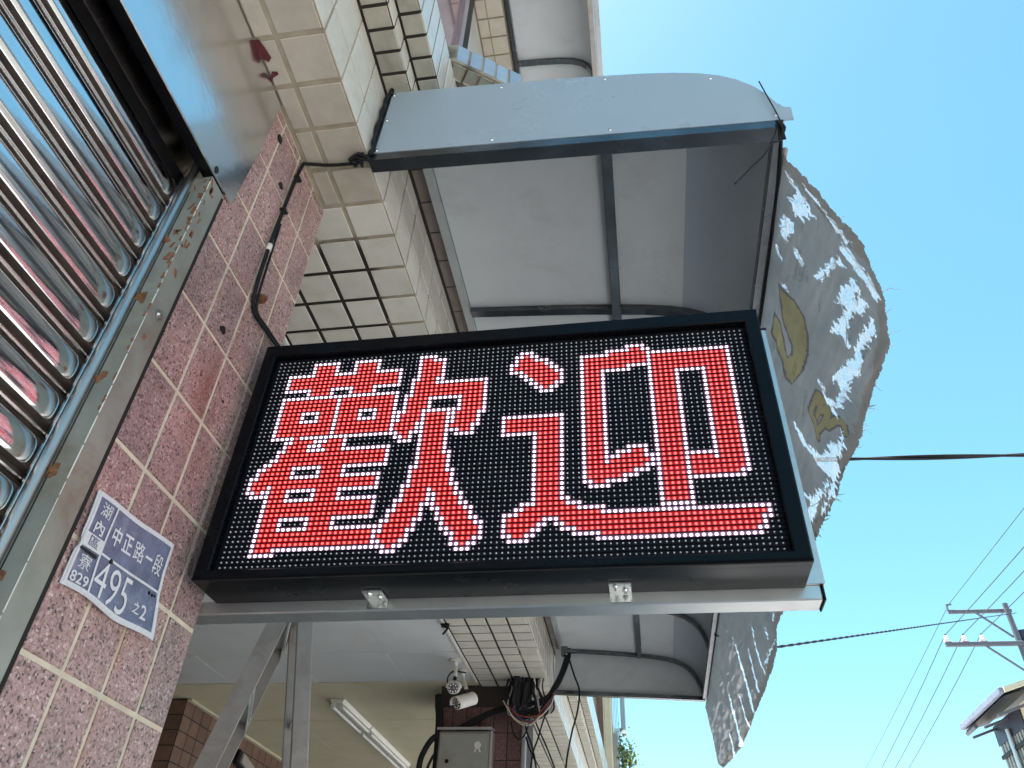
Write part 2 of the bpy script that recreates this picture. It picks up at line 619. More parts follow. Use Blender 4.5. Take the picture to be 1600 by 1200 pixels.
def shows(c, u, v, wdt, hgt):
    """rough size in the photograph of a tile, 0 if out of frame or behind the sign"""
    c = Vector(c)
    a = px(c - Vector(u) * wdt / 2)
    b = px(c + Vector(u) * wdt / 2)
    e = px(c - Vector(v) * hgt / 2)
    f = px(c + Vector(v) * hgt / 2)
    o = px(c)
    if not all((a, b, e, f, o)):
        return 0
    if not (-20 < o[0] < 1620 and -20 < o[1] < 1220):
        return 0
    ar = abs((b[0] - a[0]) * (f[1] - e[1]) - (b[1] - a[1]) * (f[0] - e[0]))
    if c.y > .1 and c.x > -.7 and 548 - (o[0] - 425) * .065 < o[1] < 945 and 330 < o[0] < 1260:
        return 0
    if c.y > .0 and 255 - (o[0] - 580) * .1 - 100 < o[1] < 225 and o[0] > 600:
        return 0
    return math.sqrt(ar)


TILE_MESH = {}


def tile_mesh(wd, ht, th, ch, mk):
    key = (round(wd, 4), round(ht, 4), th, ch, mk)
    if key not in TILE_MESH:
        g = G()
        x, y = wd / 2, ht / 2
        vs = [(-x, -y, -th), (x, -y, -th), (x, y, -th), (-x, y, -th), (-x, -y, -ch), (x, -y, -ch), (x, y, -ch), (-x, y, -ch),
              (-x + ch, -y + ch, 0), (x - ch, -y + ch, 0), (x - ch, y - ch, 0), (-x + ch, y - ch, 0)]
        fs = [(8, 9, 10, 11)] + [(i, (i + 1) % 4, 4 + (i + 1) % 4, 4 + i) for i in range(4)] + [(4 + i, 4 + (i + 1) % 4, 8 + (i + 1) % 4, 8 + i) for i in range(4)]
        me = bpy.data.meshes.new('tile')
        me.from_pydata(vs, [], fs)
        me.materials.append(M[mk])
        TILE_MESH[key] = me
    return TILE_MESH[key]


class Tiles:
    """tiles of one building: the largest in view become objects, the rest one mesh for each surface"""
    def __init__(s, limit=300):
        s.l = []
        s.limit = limit

    def add(s, parent, c, u, v, wd, ht, mk, th=.006, ch=.0012, name='tile', jit=.0006):
        u, v = Vector(u), Vector(v)
        n = u.cross(v)
        c = Vector(c) + n * random.uniform(-jit, jit)
        u2 = (u + n * random.uniform(-.004, .004)).normalized()
        v2 = (v - u2 * v.dot(u2) + n * random.uniform(-.004, .004)).normalized()
        s.l.append((shows(c, u, v, wd, ht), parent, c, u2, v2, wd, ht, mk, th, ch, name))

    def build(s):
        s.l.sort(key=lambda t: -t[0])
        rest = {}
        for i, (sz, parent, c, u, v, wd, ht, mk, th, ch, name) in enumerate(s.l):
            n = u.cross(v).normalized()
            mw = Matrix((u, n.cross(u), n)).transposed().to_4x4()
            if i < s.limit and sz >= 8.5:
                o = bpy.data.objects.new(name, tile_mesh(wd, ht, th, ch, mk))
                mw.translation = c - origin(parent)
                o.parent = parent
                o.matrix_local = mw
                COL.objects.link(o)
            else:
                mw.translation = c
                me = tile_mesh(wd, ht, th, ch, mk)
                g = rest.setdefault((parent.name, mk), (G(), parent, mk))[0]
                g.add([mw @ q.co for q in me.vertices], [tuple(f.vertices) for f in me.polygons])
        for g, parent, mk in rest.values():
            obj('tile_field', g, mk, parent, kind='stuff', fix=False)


# ================================================================== THE SETTING
def struct(name, g, mk):
    o = obj(name, g, mk)
    o['kind'] = 'structure'
    return o


struct('ground', G().box(-400, 400, -400, 400, -.5, -.02), 'soil')
struct('road', G().box(1.6, 7.6, -120, 160, -.3, 0), 'asphalt')
struct('pavement', G().box(-5.5, 1.6, -30, 60, -.3, .12, .01), 'paving')
struct('far_pavement', G().box(7.6, 9.4, -60, 60, -.3, .12, .01), 'paving')
g = G()
for y in range(-40, 60, 6):
    g.box(4.52, 4.64, y, y + 3, .004, .008)
struct('road_marking', g, 'paint_line')

EX, EY, EZ = Vector((1, 0, 0)), Vector((0, 1, 0)), Vector((0, 0, 1))
SOF, FX1, Z2, X2, Z3, X3, ZT = 3.328, .110, 3.630, .188, 3.700, .253, 3.940
CORE = [(-.370, SOF + .003), (FX1 - .003, SOF + .003), (FX1 - .003, ZT - .010), (-.370, ZT - .010)]
CORN = [(FX1 - .0035, Z2 + .003), (X2 - .003, Z2 + .003), (X2 - .003, Z3 + .003), (X3 - .003, Z3 + .003), (X3 - .003, ZT - .006), (FX1 - .0035, ZT - .006)]


def beam_tiles(T, beam, y0, y1, inner, small=True):
    """glazed tiles on the stepped beam: soffit, fascia and the two cornice steps"""
    k0 = math.ceil((y0 - .07) / .118)
    xs = [(-.008, FX1), (-.126, -.008), (-.247, -.126), (-.367, -.247)]
    y = .07 + k0 * .118
    while y + .118 <= y1 + 1e-6:
        yc = y + .059
        for i, (a, b) in enumerate(xs):
            if inner(yc) > a + .02:
                b2, a2 = b, max(a, inner(yc))
                if b2 - a2 < .03:
                    continue
            else:
                a2, b2 = a, b
            T.add(beam, ((a2 + b2) / 2, yc, SOF), EY, EX, .118 - .013, (b2 - a2) - .013, 'tile_cream' if yc < .1 else 'tile_white')
        for (z0, z1) in ((SOF, 3.443), (3.443, 3.560), (3.560, Z2)):
            T.add(beam, (FX1, yc, (z0 + z1) / 2), EY, EZ, .118 - .008, (z1 - z0) - .008, 'tile_white')
        y += .118
    p = .0622
    y = y0
    while y + p <= y1:
        yc = y + p / 2
        if yc < -.05 or y0 > 4:
            T.add(beam, ((FX1 + X2) / 2, yc, Z2), EY, EX, p - .010, (X2 - FX1) - .012, 'tile_grey')
        elif int((y - y0) / p) % 2 == 0:
            T.add(beam, ((FX1 + X2) / 2 + .004, yc + p / 2, Z2), EY, EX, 2 * p - .005, (X2 - FX1) - .010, 'tile_tan')
        T.add(beam, (X2, yc, (Z2 + Z3) / 2), EY, EZ, p - .008, (Z3 - Z2) - .006, 'tile_white')
        T.add(beam, ((X2 + X3) / 2, yc, Z3), EY, EX, p - .010, (X3 - X2) - .010, 'tile_grey')
        T.add(beam, (X3, yc, (Z3 + ZT) / 2), EY, EZ, p - .007, (ZT - Z3) - .006, 'tile_white', .008, .002)
        y += p


# ------------------------------------------------------------------ the shop house with the pink pillar
house = thing('shop_house', 'tiled shop house with pink granite pillar and stepped cream tile beam above the sign', 'building', (-1.5, 0, 0))
T = Tiles(300)
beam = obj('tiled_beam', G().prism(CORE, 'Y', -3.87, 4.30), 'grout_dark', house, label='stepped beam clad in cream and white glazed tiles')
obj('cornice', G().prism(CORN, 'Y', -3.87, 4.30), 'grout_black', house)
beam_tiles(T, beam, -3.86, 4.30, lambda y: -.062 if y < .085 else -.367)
pillar = obj('pillar', G().box(-.60, -.0675, -.2835, .0845, 0, SOF + .002), 'grout_cream', house, label='pillar of speckled pink granite tiles with rust stains')
cols = [(-.283, -.190), (-.190, -.0952), (-.0952, .001), (.001, .0855)]
zs = [1.977 + .1652 * k for k in range(-12, 9)]
for a, b in cols:
    for z0 in zs:
        z1 = min(z0 + .1652, SOF - .001)
        if z1 - z0 < .02 or z0 < 0:
            continue
        T.add(pillar, (-.065, (a + b) / 2, (z0 + z1) / 2), EY, EZ, (b - a) - .0085, (z1 - z0) - .0085, 'granite', .005, .0008, jit=.0004)
for i in range(5):
    for z0 in zs:
        if z0 >= 0:
            T.add(pillar, (-.118 - .1 * i, .0870, z0 + .0826), -EX, EZ, .0915, .1567, 'granite', .005, .0008)
# chipped holes and old plugs in the granite
for (y, z, r, sh) in ((-.194, 3.256, .015, 5), (-.129, 3.156, .013, 3), (-.137, 2.673, .012, 4), (-.06, 2.55, .004, 6)):
    g = G()
    n = 9
    ring = [(-.0647 + .0016, y + math.cos(k / n * 6.283 + sh) * r * random.uniform(.55, 1.1), z + math.sin(k / n * 6.283 + sh) * r * random.uniform(.5, 1.0)) for k in range(n)]
    g.add(ring + [(-.066, q[1], q[2]) for q in ring], [tuple(range(n))] + [(k, n + k, n + (k + 1) % n, (k + 1) % n) for k in range(n)])
    obj('anchor_hole', g, 'hole', pillar)
g = G()
g.cyl((-.0655, -.064, 2.834), (-.050, -.064, 2.834), .011, 8).cyl((-.050, -.064, 2.834), (-.044, -.064, 2.834), .006, 8)
obj('anchor_bolt', g, 'rust', pillar)
# second pillar at the near end of the shutter
pn = obj('pillar', G().box(-.60, -.0675, -3.86, -3.4265, 0, SOF + .002), 'grout_cream', house)
for i in range(4):
    for z0 in zs:
        if 0 <= z0 and z0 + .1652 < SOF:
            T.add(pn, (-.065, -3.806 + .108 * i, z0 + .0826), EY, EZ, .1, .1567, 'granite', .005, .0008, jit=.0004)
# upper storey
obj('wall', G().box(-5.5, -.02, -3.86, 4.29, ZT + .0, 7.2), 'grey_wall', house)
obj('party_wall', G().box(-5.5, -.61, -3.86, -.284, 0, 3.33), 'grey_wall', house)
obj('shop_wall', G().box(-5.5, -3.6, -.27, 4.29, 0, 3.33), 'cream_wall', house)
# upper window
win = obj('window', G().box(-.014, .000, -1.1, .66, 4.55, 6.22), 'glass', house, label='upper window with rose tinted glass')
g = G()
for y in (-1.12, -.24, .655):
    g.box(-.012, .022, y, y + .055, 4.5, 6.26, .003)
for z in (4.5, 6.215):
    g.box(-.012, .0195, -1.12, .71, z, z + .05, .003)
g.box(-.012, .012, .22, .25, 4.551, 6.214, .002)
obj('frame', g, 'frame_lilac', win)
obj('sealing_strip', G().box(-.016, .018, .7125, .80, 4.48, 6.3, .002), 'black_plastic', win)
# upper slab with its tiled edge
slab = obj('upper_slab', G().box(-.6, .152, -3.86, 4.29, 6.353, 6.6), 'grout_brown', house, label='upper floor slab edge with cream tiles underneath')
k = 0
y = -3.5
while y < 4.2:
    T.add(slab, (.103, y + .059, 6.35), EY, EX, .108, .097, 'tile_cream')
    T.add(slab, (.020, y + .059, 6.35), EY, EX, .108, .060, 'tile_cream')
    y += .118
# chamfered base of the bay window, faced with mosaic
bayp = [(.2, .012), (.262, .018), (.452, .148), (.452, 2.6), (.2, 2.6)]
bay = obj('bay_base', G().prism(bayp, 'Z', 3.95, 4.055), 'grout_dark', house, label='chamfered bay window base edged with small bluish tiles')
a, b = Vector((.262, .018, 0)), Vector((.452, .148, 0))
d = (b - a).normalized()
nn = Vector((d.y, -d.x, 0))
for k in range(5):
    c = a + d * (.024 + .0465 * k)
    T.add(bay, (c.x + nn.x * .003, c.y + nn.y * .003, 4.006), d, EZ, .040, .09, 'tile_blue', .006, .002, jit=.002)
    T.add(bay, (c.x - nn.x * .03, c.y - nn.y * .03, 3.947), Vector((-d.x, -d.y, 0)), Vector((nn.x, nn.y, 0)) , .040, .05, 'tile_grey', .006, .002, jit=.002)
# white panelled arcade ceiling in front of the shops
ceil = obj('arcade_ceiling', G().box(-3.6, -.372, -.27, 3.99, 3.340, 3.36), 'grout_black', house, label='white panelled ceiling of the arcade')
xs = [-3.6, -3.435, -2.79, -2.145, -1.50, -.858, -.39]
ysr = [-.25 + .0 + .60 * k for k in range(0)] + [.10, .66, 1.21, 1.77, 2.33, 2.885, 3.44, 3.985]
for i in range(len(xs) - 1):
    for j in range(len(ysr) - 1):
        if xs[i + 1] > -.62 and ysr[j + 1] < .2:
            continue
        T.add(ceil, ((xs[i] + xs[i + 1]) / 2, (ysr[j] + ysr[j + 1]) / 2, 3.336), EY, EX, ysr[j + 1] - ysr[j] - .004, xs[i + 1] - xs[i] - .003, 'white_panel', .006, .001, 'panel', .0003)
obj('cornice_strip', G().box(-.392, -.3715, .1, 4.0, 3.325, 3.339, .003), 'white_plastic', ceil)
T.build()

# ------------------------------------------------------------------ stuck remains of red paper
for nm, lab, P in (('paper_scrap', 'larger torn strip of dark red paper stuck to a cream tile', [(-.068, -.403), (-.047, -.404), (-.040, -.378), (-.036, -.358), (-.046, -.349), (-.058, -.362), (-.060, -.385)]),
                   ('paper_scrap', 'small reddish paper scrap stuck beside the steel sheet', [(-.061, -.305), (-.048, -.326), (-.036, -.324), (-.034, -.318), (-.050, -.312), (-.058, -.300)])):
    n = len(P)
    g = G()
    g.add([(x, y, SOF - .0016) for x, y in P] + [(x, y, SOF - .0028 - random.uniform(0, .004)) for x, y in P], [tuple(range(n)), tuple(range(n, 2 * n))] + [(i, (i + 1) % n, n + (i + 1) % n, n + i) for i in range(n)])
    tag(obj(nm, g, 'red_paper'), lab, 'paper', 'red paper scraps')

# ------------------------------------------------------------------ roller shutter with its rail
sh = thing('roller_shutter', 'polished steel roller shutter with embossed slats and a grey guide rail', 'shutter', (-.14, -1.8, 0))
SX, PIT = -.126, .0772
prof = [(SX - .014, -.0025), (SX - .014, .0015), (SX - .005, .0025), (SX - .001, .0045), (SX - .0002, .0065), (SX - .0012, .0085), (SX - .005, .0103), (SX - .013, .0113), (SX - .015, .013), (SX - .015, .0225), (SX - .005, .0238), (SX - .003, .0248), (SX - .003, .0730), (SX - .014, .0738)]
prof_mi = [1, 1, 0, 0, 0, 0, 1, 1, 1, 1, 1, 1, 1]
Y0, Y1 = -3.4, -.316
ys_tip = -.3455
slat0 = None
gs = G()
n = len(prof)
for yv in (Y0, Y1):
    for (x, z) in prof:
        gs.v.append((x, yv, z))
for i in range(n - 1):
    gs.f.append((i, n + i, n + i + 1, i + 1))
    gs.mi.append(prof_mi[i])
gp = G()
hb, rr_ = .0236, .0125


zc = .0490
# barrel-shaped embossed panel with rounded ends
NZ = 14
rows_ = []
for iz in range(NZ + 1):
    zz = -hb + 2 * hb * iz / NZ
    ex = max(0, abs(zz) - (hb - rr_))
    cut = rr_ - math.sqrt(max(0, rr_ * rr_ - ex * ex))
    bulge = .0042 * (1 - (zz / hb) ** 2)
    row = []
    for (dy, fx) in ((0, 0), (.0015, .55), (.004, .86), (.009, 1), (.4, 1)):
        row.append((SX - .0030 + .0012 * min(1, fx * 1.6) * (1 if 0 < iz < NZ else 0) + bulge * fx, ys_tip - cut - dy, zc + zz))
    row += [(row[-1][0], Y0 + .09 + cut, zc + zz), (SX - .0030, Y0 + .08 + cut, zc + zz)]
    rows_.append(row)
nc = len(rows_[0])
gp.v = [v for row in rows_ for v in row]
for iz in range(NZ):
    for k in range(nc - 1):
        a_ = iz * nc + k
        gp.f.append((a_, a_ + nc, a_ + nc + 1, a_ + 1))
        gp.mi.append(0)
z_first = 2.143 - .030 - PIT * 26
first = None
for j in range(36):
    zb = z_first + PIT * j
    if zb < .1:
        continue
    if first is None:
        gz = G()
        gz.v = [(v[0], v[1], v[2]) for v in gs.v]
        gz.f, gz.mi = gs.f, gs.mi
        s1 = obj('slat', gz, ['shutter_knuckle', 'groove_dark'], sh, smooth=True, fix=False)
        p1 = obj('embossed_panel', gp, 'shutter', s1, smooth='all', fix=False)
        first = (s1, p1)
        s1.location = (0, 0, zb)
    else:
        s2 = first[0].copy()
        COL.objects.link(s2)
        s2.location = (random.uniform(-.0008, .0008), 0, zb)
        s2.rotation_euler = (0, random.uniform(-.006, .006), 0)
        p2 = first[1].copy()
        COL.objects.link(p2)
        p2.parent = s2
g = G()
g.box(-.19, SX - .018, Y0, Y1, .1, 2.94)
obj('backing', g, 'black_plastic', sh)
g = G().cyl((-.26, Y0, 3.06), (-.26, -.29, 3.06), .10, 20)
obj('roller_drum', g, 'shutter_knuckle', sh, smooth=True)
# guide rail: front flange, reveal, chrome bead
rail = obj('guide_rail', G().prism([(-.0625, -.335), (-.0625, -.2900), (-.0695, -.2900), (-.0695, -.331), (-.118, -.331), (-.118, -.335)], 'Z', .12, 2.905), 'rail', sh, label='grey painted guide rail with rust along the weld')
obj('gap_dark_strip', G().box(-.075, -.0632, -.2899, -.2812, .12, 2.9), 'hole', rail)  # dark of the open gap put in as a flush black strip
g = G()
pts = [(-.1085, -.3385, .12), (-.1085, -.3385, 2.86), (-.112, -.336, 2.95)]
g.tube(smooth_pts(pts, 6), .0092, 14)
obj('chrome_bead', g, 'chrome', rail, smooth=True)
obj('slot_lip', G().box(-.1245, -.1185, -.3445, -.315, .12, 2.9, .001), 'shutter_knuckle', rail)
g = G()
z = .3
while z < 2.88:
    l = random.uniform(.012, .07) * (1 if z < 2.5 else .45)
    wq = random.uniform(.0010, .0020)
    g.obox((-.0627, -.3351, z + l / 2), (1, -1, 0), (1, 1, 0), (0, 0, 1), wq, wq, l, .0003)
    z += l + random.uniform(.001, .006) * (1 if z < 2.5 else 2.5)
obj('weld_bead', g, 'white_plastic', rail, kind='stuff')
g = G()
z = 2.3
while z < 2.9:
    l = random.uniform(.006, .02)
    if random.random() < .35 + .6 * (z - 2.3):
        g.obox((-.0632 - random.uniform(0, .004), -.3358, z + l / 2), (1, 0, 0), (0, 1, 0), (0, 0, 1), .004, .002, l, .0008)
    z += l + random.uniform(.004, .02)
obj('weld_rust', g, 'rust', rail, kind='stuff')
for z in (2.05, 2.215, 2.385, 2.570, 2.714):
    g = G()
    g.dome((-.0925, -.3352, z), (0, -1, 0), .0062, .004, 7)
    for _ in range(6):
        g.obox((-.0925 + random.uniform(-.009, .009), -.3353, z + random.uniform(-.012, .008)), (1, random.uniform(-.2, .2), 0), (0, 1, 0), (0, 0, 1), random.uniform(.004, .01), .0012, random.uniform(.004, .012))
    obj('rusty_rivet', g, 'rust', rail, smooth=True)
g = G().cyl((-.0635, -.310, 2.543), (-.0605, -.310, 2.543), .010, 12).dome((-.0605, -.310, 2.543), (1, 0, 0), .0068, .005, 8)
obj('screw', g, 'chrome', rail, smooth=True)
g = G()
for _ in range(34):
    z = random.triangular(2.45, 2.9, 2.88)
    if random.random() < .6:
        c0 = (-.0640 - random.uniform(0, .028), -.3353, z)
        g.obox(c0, (1, 0, random.uniform(-.4, .4)), (0, 1, 0), (random.uniform(-.4, .4), 0, 1), random.uniform(.003, .011), .0009, random.uniform(.005, .022), .0003)
    else:
        g.obox((-.0624, -.333 + random.uniform(0, .02), z), (1, 0, 0), (0, 1, random.uniform(-.4, .4)), (0, random.uniform(-.4, .4), 1), .0008, random.uniform(.003, .009), random.uniform(.005, .018), .0003)
obj('rust_scale', g, 'rust', rail, kind='stuff')
# dark seam between bead and reveal
obj('seam', G().box(-.0975, -.0955, -.3358, -.3345, .12, 2.86), 'hole', rail)
# polished steel cover sheet above the shutter
cover = obj('cover_sheet', G().add(
    [(-.058, -3.5, 2.909), (-.058, -.262, 2.909), (-.058, -.247, 3.12), (-.058, -.241, 3.326), (-.058, -3.5, 3.326),
     (-.0615, -3.5, 2.909), (-.0615, -.262, 2.909), (-.0615, -.247, 3.12), (-.0615, -.241, 3.326), (-.0615, -3.5, 3.326)],
    [(0, 1, 2, 3, 4), (5, 9, 8, 7, 6), (0, 5, 6, 1), (1, 6, 7, 2), (2, 7, 8, 3), (3, 8, 9, 4), (4, 9, 5, 0)]), 'sheet', sh, label='mirror-like steel cover sheet above the shutter')
g = G()
n = 10
ring = [(-.0572, -.338 + math.cos(q / n * 6.283) * .0065, 2.922 + math.sin(q / n * 6.283) * .0095) for q in range(n)]
g.add(ring + [(-.0578, q[1], q[2]) for q in ring], [tuple(range(n))] + [(q, n + q, n + (q + 1) % n, (q + 1) % n) for q in range(n)])
obj('bolt_hole', g, 'hole', cover)
obj('added_black_back', G().box(-.515, -.505, -3.5, -.2845, 2.8, 3.32), 'hole', sh)  # unseen black back, added to keep light out of the shutter box
obj('slot_dark_top', G().box(-.5, -.0625, -3.5, -.2845, 3.318, 3.3265), 'hole', sh)  # painted black to darken the top of the slot
obj('lintel_angle', G().prism([(-.0627, 2.915), (-.0627, 3.05), (-.070, 3.05), (-.070, 2.945), (-.105, 2.945), (-.105, 2.94), (-.0655, 2.915)], 'Y', -3.5, -.2845), 'black_plastic', sh)  # black puts the dark of the slot into the angle's colour

# ------------------------------------------------------------------ the neighbouring house: brown pillar, arcade, beam going on
nb = thing('neighbour_house', 'next house along the arcade with dark brown pillar, brown tiled wall and cream ceiling', 'building', (-1.5, 7, 0))
T = Tiles(300)
beam2 = obj('tiled_beam', G().prism(CORE, 'Y', 4.301, 10.5), 'grout_dark', nb)
obj('cornice', G().prism(CORN, 'Y', 4.301, 10.5), 'grout_black', nb)
beam_tiles(T, beam2, 4.31, 10.4, lambda y: -.367)
pil2 = obj('pillar', G().box(-.637, -.075, 4.073, 4.62, 0, SOF + .002), 'grout_black', nb, label='dark brown stone pillar behind the meter box')
for i in range(6):
    for z0 in zs:
        z1 = min(z0 + .1652, SOF - .001)
        if z1 - z0 < .03 or z0 < 0:
            continue
        x0 = -.637 + .0937 * i
        T.add(pil2, (x0 + .0468, 4.070, (z0 + z1) / 2 + .06), EX, EZ, .0865, (z1 - z0) - .007, 'granite_brown', .005, .0008) if z1 + .06 < SOF else None
bw = obj('arcade_wall', G().box(-5.4, -2.643, 4.303, 10.4, 0, 3.333), 'grout_black', nb, label='wall of small dark brown tiles inside the arcade')
for j in range(30):
    for i in range(44):
        T.add(bw, (-2.64, 4.37 + .135 * i, 3.325 - .0525 - .105 * j), EY, EZ, .127, .097, 'tile_brown')
for j in range(30):
    for i in range(6):
        T.add(bw, (-2.712 - .135 * i, 4.300, 3.325 - .0525 - .105 * j), EX, EZ, .127, .097, 'tile_brown')
obj('wall_trim', G().box(-2.64, -2.60, 4.30, 10.4, 3.318, 3.334, .003), 'cream_panel', bw)
ceil2 = obj('arcade_ceiling', G().box(-3.6, -.372, 4.003, 10.4, 3.340, 3.36), 'grout_cream', nb, label='cream painted panel ceiling with tube lights')
for j in range(7):
    for i in range(2):
        x0 = (-3.6, -2.0)[i]
        x1 = (-2.0, -.39)[i]
        T.add(ceil2, ((x0 + x1) / 2, 4.435 + .868 * j, 3.336), EY, EX, .862, x1 - x0 - .0015, 'cream_panel', .006, .0012, 'panel', .0003)
T.build()
obj('wall', G().box(-5.5, -.02, 4.31, 10.4, ZT, 7.0), 'tile_brown', nb)
obj('corner_strip', G().box(-.0742, -.045, 4.055, 4.10, 0, 3.32, .006), 'alu_dull', nb)

# ------------------------------------------------------------------ houses further down the street
fh = thing('far_house', 'far house front with a pale yellow column and window bars beyond the awning', 'building', (0, 11, 0))
obj('wall', G().box(-5.5, .14, 10.6, 15, 0, 5.9), 'cream_wall', fh)
obj('column', G().box(.14, .245, 10.75, 11.2, 0, 6.2, .01), 'cream_wall', fh, label='pale yellow rendered column')
obj('side_strip', G().box(.06, .1395, 10.52, 10.6, 3.9, 6.0, .004), 'tile_brown', fh)
for i in range(5):
    obj('window_bar', G().box(.246 + .022 * i, .256 + .022 * i, 11.05, 11.07, 4.75, 6.1, .002), 'stainless', fh)
obj('window_rail', G().box(.246, .36, 11.045, 11.075, 4.72, 4.75, .003), 'stainless', fh)
g = G()
for k in range(9):
    a0 = (.25, 11.03, 4.83 + .03 * (k % 3))
    g.tube([(.25 + .012 * k, 11.03, 4.76), (.25 + .012 * k + .03, 11.03, 4.93)], .0035, 5)
obj('lattice', g, 'alu_dull', fh)
obj('shutter_box', G().box(.372, .442, 11.1, 11.5, 4.93, 6.1, .006), 'panel', fh)
obj('planter', G().box(.200, .318, 10.90, 11.6, 4.1, 4.83, .01), 'concrete', fh)

plant = thing('potted_shrub', 'small leafy shrub with yellow green tips on the far house ledge', 'plant', (.42, 11.2, 4.1))
g = G()
for k in range(7):
    a = random.uniform(0, 6.28)
    g.tube([(.40, 11.2, 4.1), (.42 + .05 * math.cos(a), 11.2 + .1 * math.sin(a), 4.4), (.44 + .13 * math.cos(a), 11.2 + .3 * math.sin(a), 4.78 - random.uniform(0, .25))], .008, 5)
obj('stem', g, 'wood', plant)
for nm, mk, cnt, cx, zc_, spr in (('foliage', 'leaf', 170, .40, 4.55, (.09, .35, .26)), ('young_leaves', 'flower', 120, .50, 4.50, (.085, .3, .24))):
    g = G()
    for _ in range(cnt):
        c = Vector((cx + random.gauss(0, spr[0]) * .75, 11.15 + random.gauss(0, spr[1]) * .6, zc_ + random.gauss(0, spr[2]) * .6))
        if c.z < 4.06:
            continue
        d1 = Vector((random.uniform(-1, 1), random.uniform(-1, 1), random.uniform(-.4, 1))).normalized()
        d2 = d1.orthogonal().normalized()
        l = random.uniform(.05, .105) if mk == 'leaf' else random.uniform(.03, .06)
        wd = l * .33
        n_ = d1.cross(d2)
        g.add([c - d1 * l / 2, c + d2 * wd + n_ * .006, c + d1 * l / 2 - n_ * .008, c - d2 * wd + n_ * .006], [(0, 1, 2), (0, 2, 3)])
    obj(nm, g, mk, plant, fix=False)

# house across the street, seen in the shutter's reflection
opp = thing('opposite_house', 'grey gabled house across the street from the shutter', 'building', (9.4, 0, 0))
obj('wall', G().box(9.4, 16, -14, 5.5, 0, 6.6), 'grey_wall', opp)
obj('gable_roof', G().prism([(-14, 6.6), (-3.0, 6.6), (1.2, 8.9), (5.6, 6.6)], 'X', 9.3, 16.2), 'roof_dark', opp)
obj('parapet', G().box(9.28, 9.4, -14.05, 5.55, 6.3, 6.8, .02), 'cream_wall', opp)
for z in (1.0, 4.0):
    for y in (-12.2, -9.2, -6.2, -3.2, -.2, 2.8):
        wdo = obj('window', G().box(9.38, 9.43, y, y + 1.8, z, z + 1.5), 'glass', opp)
        g = G()
        g.box(9.34, 9.379, y - .06, y + 1.86, z - .06, z).box(9.34, 9.379, y - .06, y + 1.86, z + 1.5, z + 1.56).box(9.34, 9.379, y - .06, y, z, z + 1.5).box(9.34, 9.379, y + 1.8, y + 1.86, z, z + 1.5).box(9.345, 9.379, y + .87, y + .93, z, z + 1.5)
        obj('frame', g, 'alu', wdo)

# tall shed with deep eaves at lower right
shed = thing('metal_shed', 'tall shed with dark overhanging eaves and grey corrugated siding across the street', 'building', (10, 17, 0))
Xw, Yn, Zev = 8.62, 17.15, 7.0
obj('cream_gable', G().prism([(Xw + .02, 0), (14, 0), (14, 8.9), (12, 8.5), (Xw + .02, 7.05)], 'Y', Yn - .12, Yn), 'cream_wall', shed, label='cream near gable wall')
obj('side_wall', G().box(Xw + .04, 13.9, Yn, 18.75, 0, 6.98), 'grey_wall', shed)
g = G()
y = Yn + .02
while y < 18.65:
    g.box(Xw + .0, Xw + .045, y, y + .09, 0, 6.62, .012)
    y += .16
obj('corrugated_siding', g, 'corrugated', shed, label='grey corrugated siding under the eaves', kind='stuff')
obj('eave_shade_band', G().box(Xw - .015, Xw - .0, Yn, 18.74, 6.60, 7.02), 'roof_dark', shed)  # dark band paints the shade under the eaves along the wall top
obj('siding_rail', G().box(Xw - .05, Xw - .002, Yn, 18.72, 6.32, 6.40, .008), 'black_plastic', shed)
obj('downpipe', G().cyl((Xw - .06, 17.9, 0), (Xw - .06, 17.9, 6.75), .05, 10), 'alu', shed, smooth=True)
obj('roof', G().prism([(8.05, 7.0), (14.2, 8.95), (14.2, 9.05), (8.05, 7.10)], 'Y', 16.25, 18.9), 'roof_dark', shed)
obj('eave_fascia', G().box(7.96, 8.05, 16.2, 18.9, 7.00, 7.12, .01), 'fascia_blue', shed)
obj('gable_barge', G().prism([(8.05, 7.01), (14.2, 8.95), (14.2, 9.06), (8.05, 7.11)], 'Y', 16.15, 16.245), 'cream_wall', shed)
obj('eave_lining', G().prism([(8.06, 6.955), (8.6, 7.12), (8.6, 7.14), (8.06, 6.975)], 'Y', 16.26, 18.85), 'black_plastic', shed)
obj('gutter', G().cyl((8.09, 18.3, 6.92), (8.09, 18.9, 6.92), .045, 10), 'pole', shed, smooth=True)
for y in (16.9, 17.8, 18.6):
    obj('eave_strut', G().obox((8.36, y, 6.86), (1, 0, .35), (0, 1, 0), (-.35, 0, 1), .62, .05, .05), 'pole', shed)

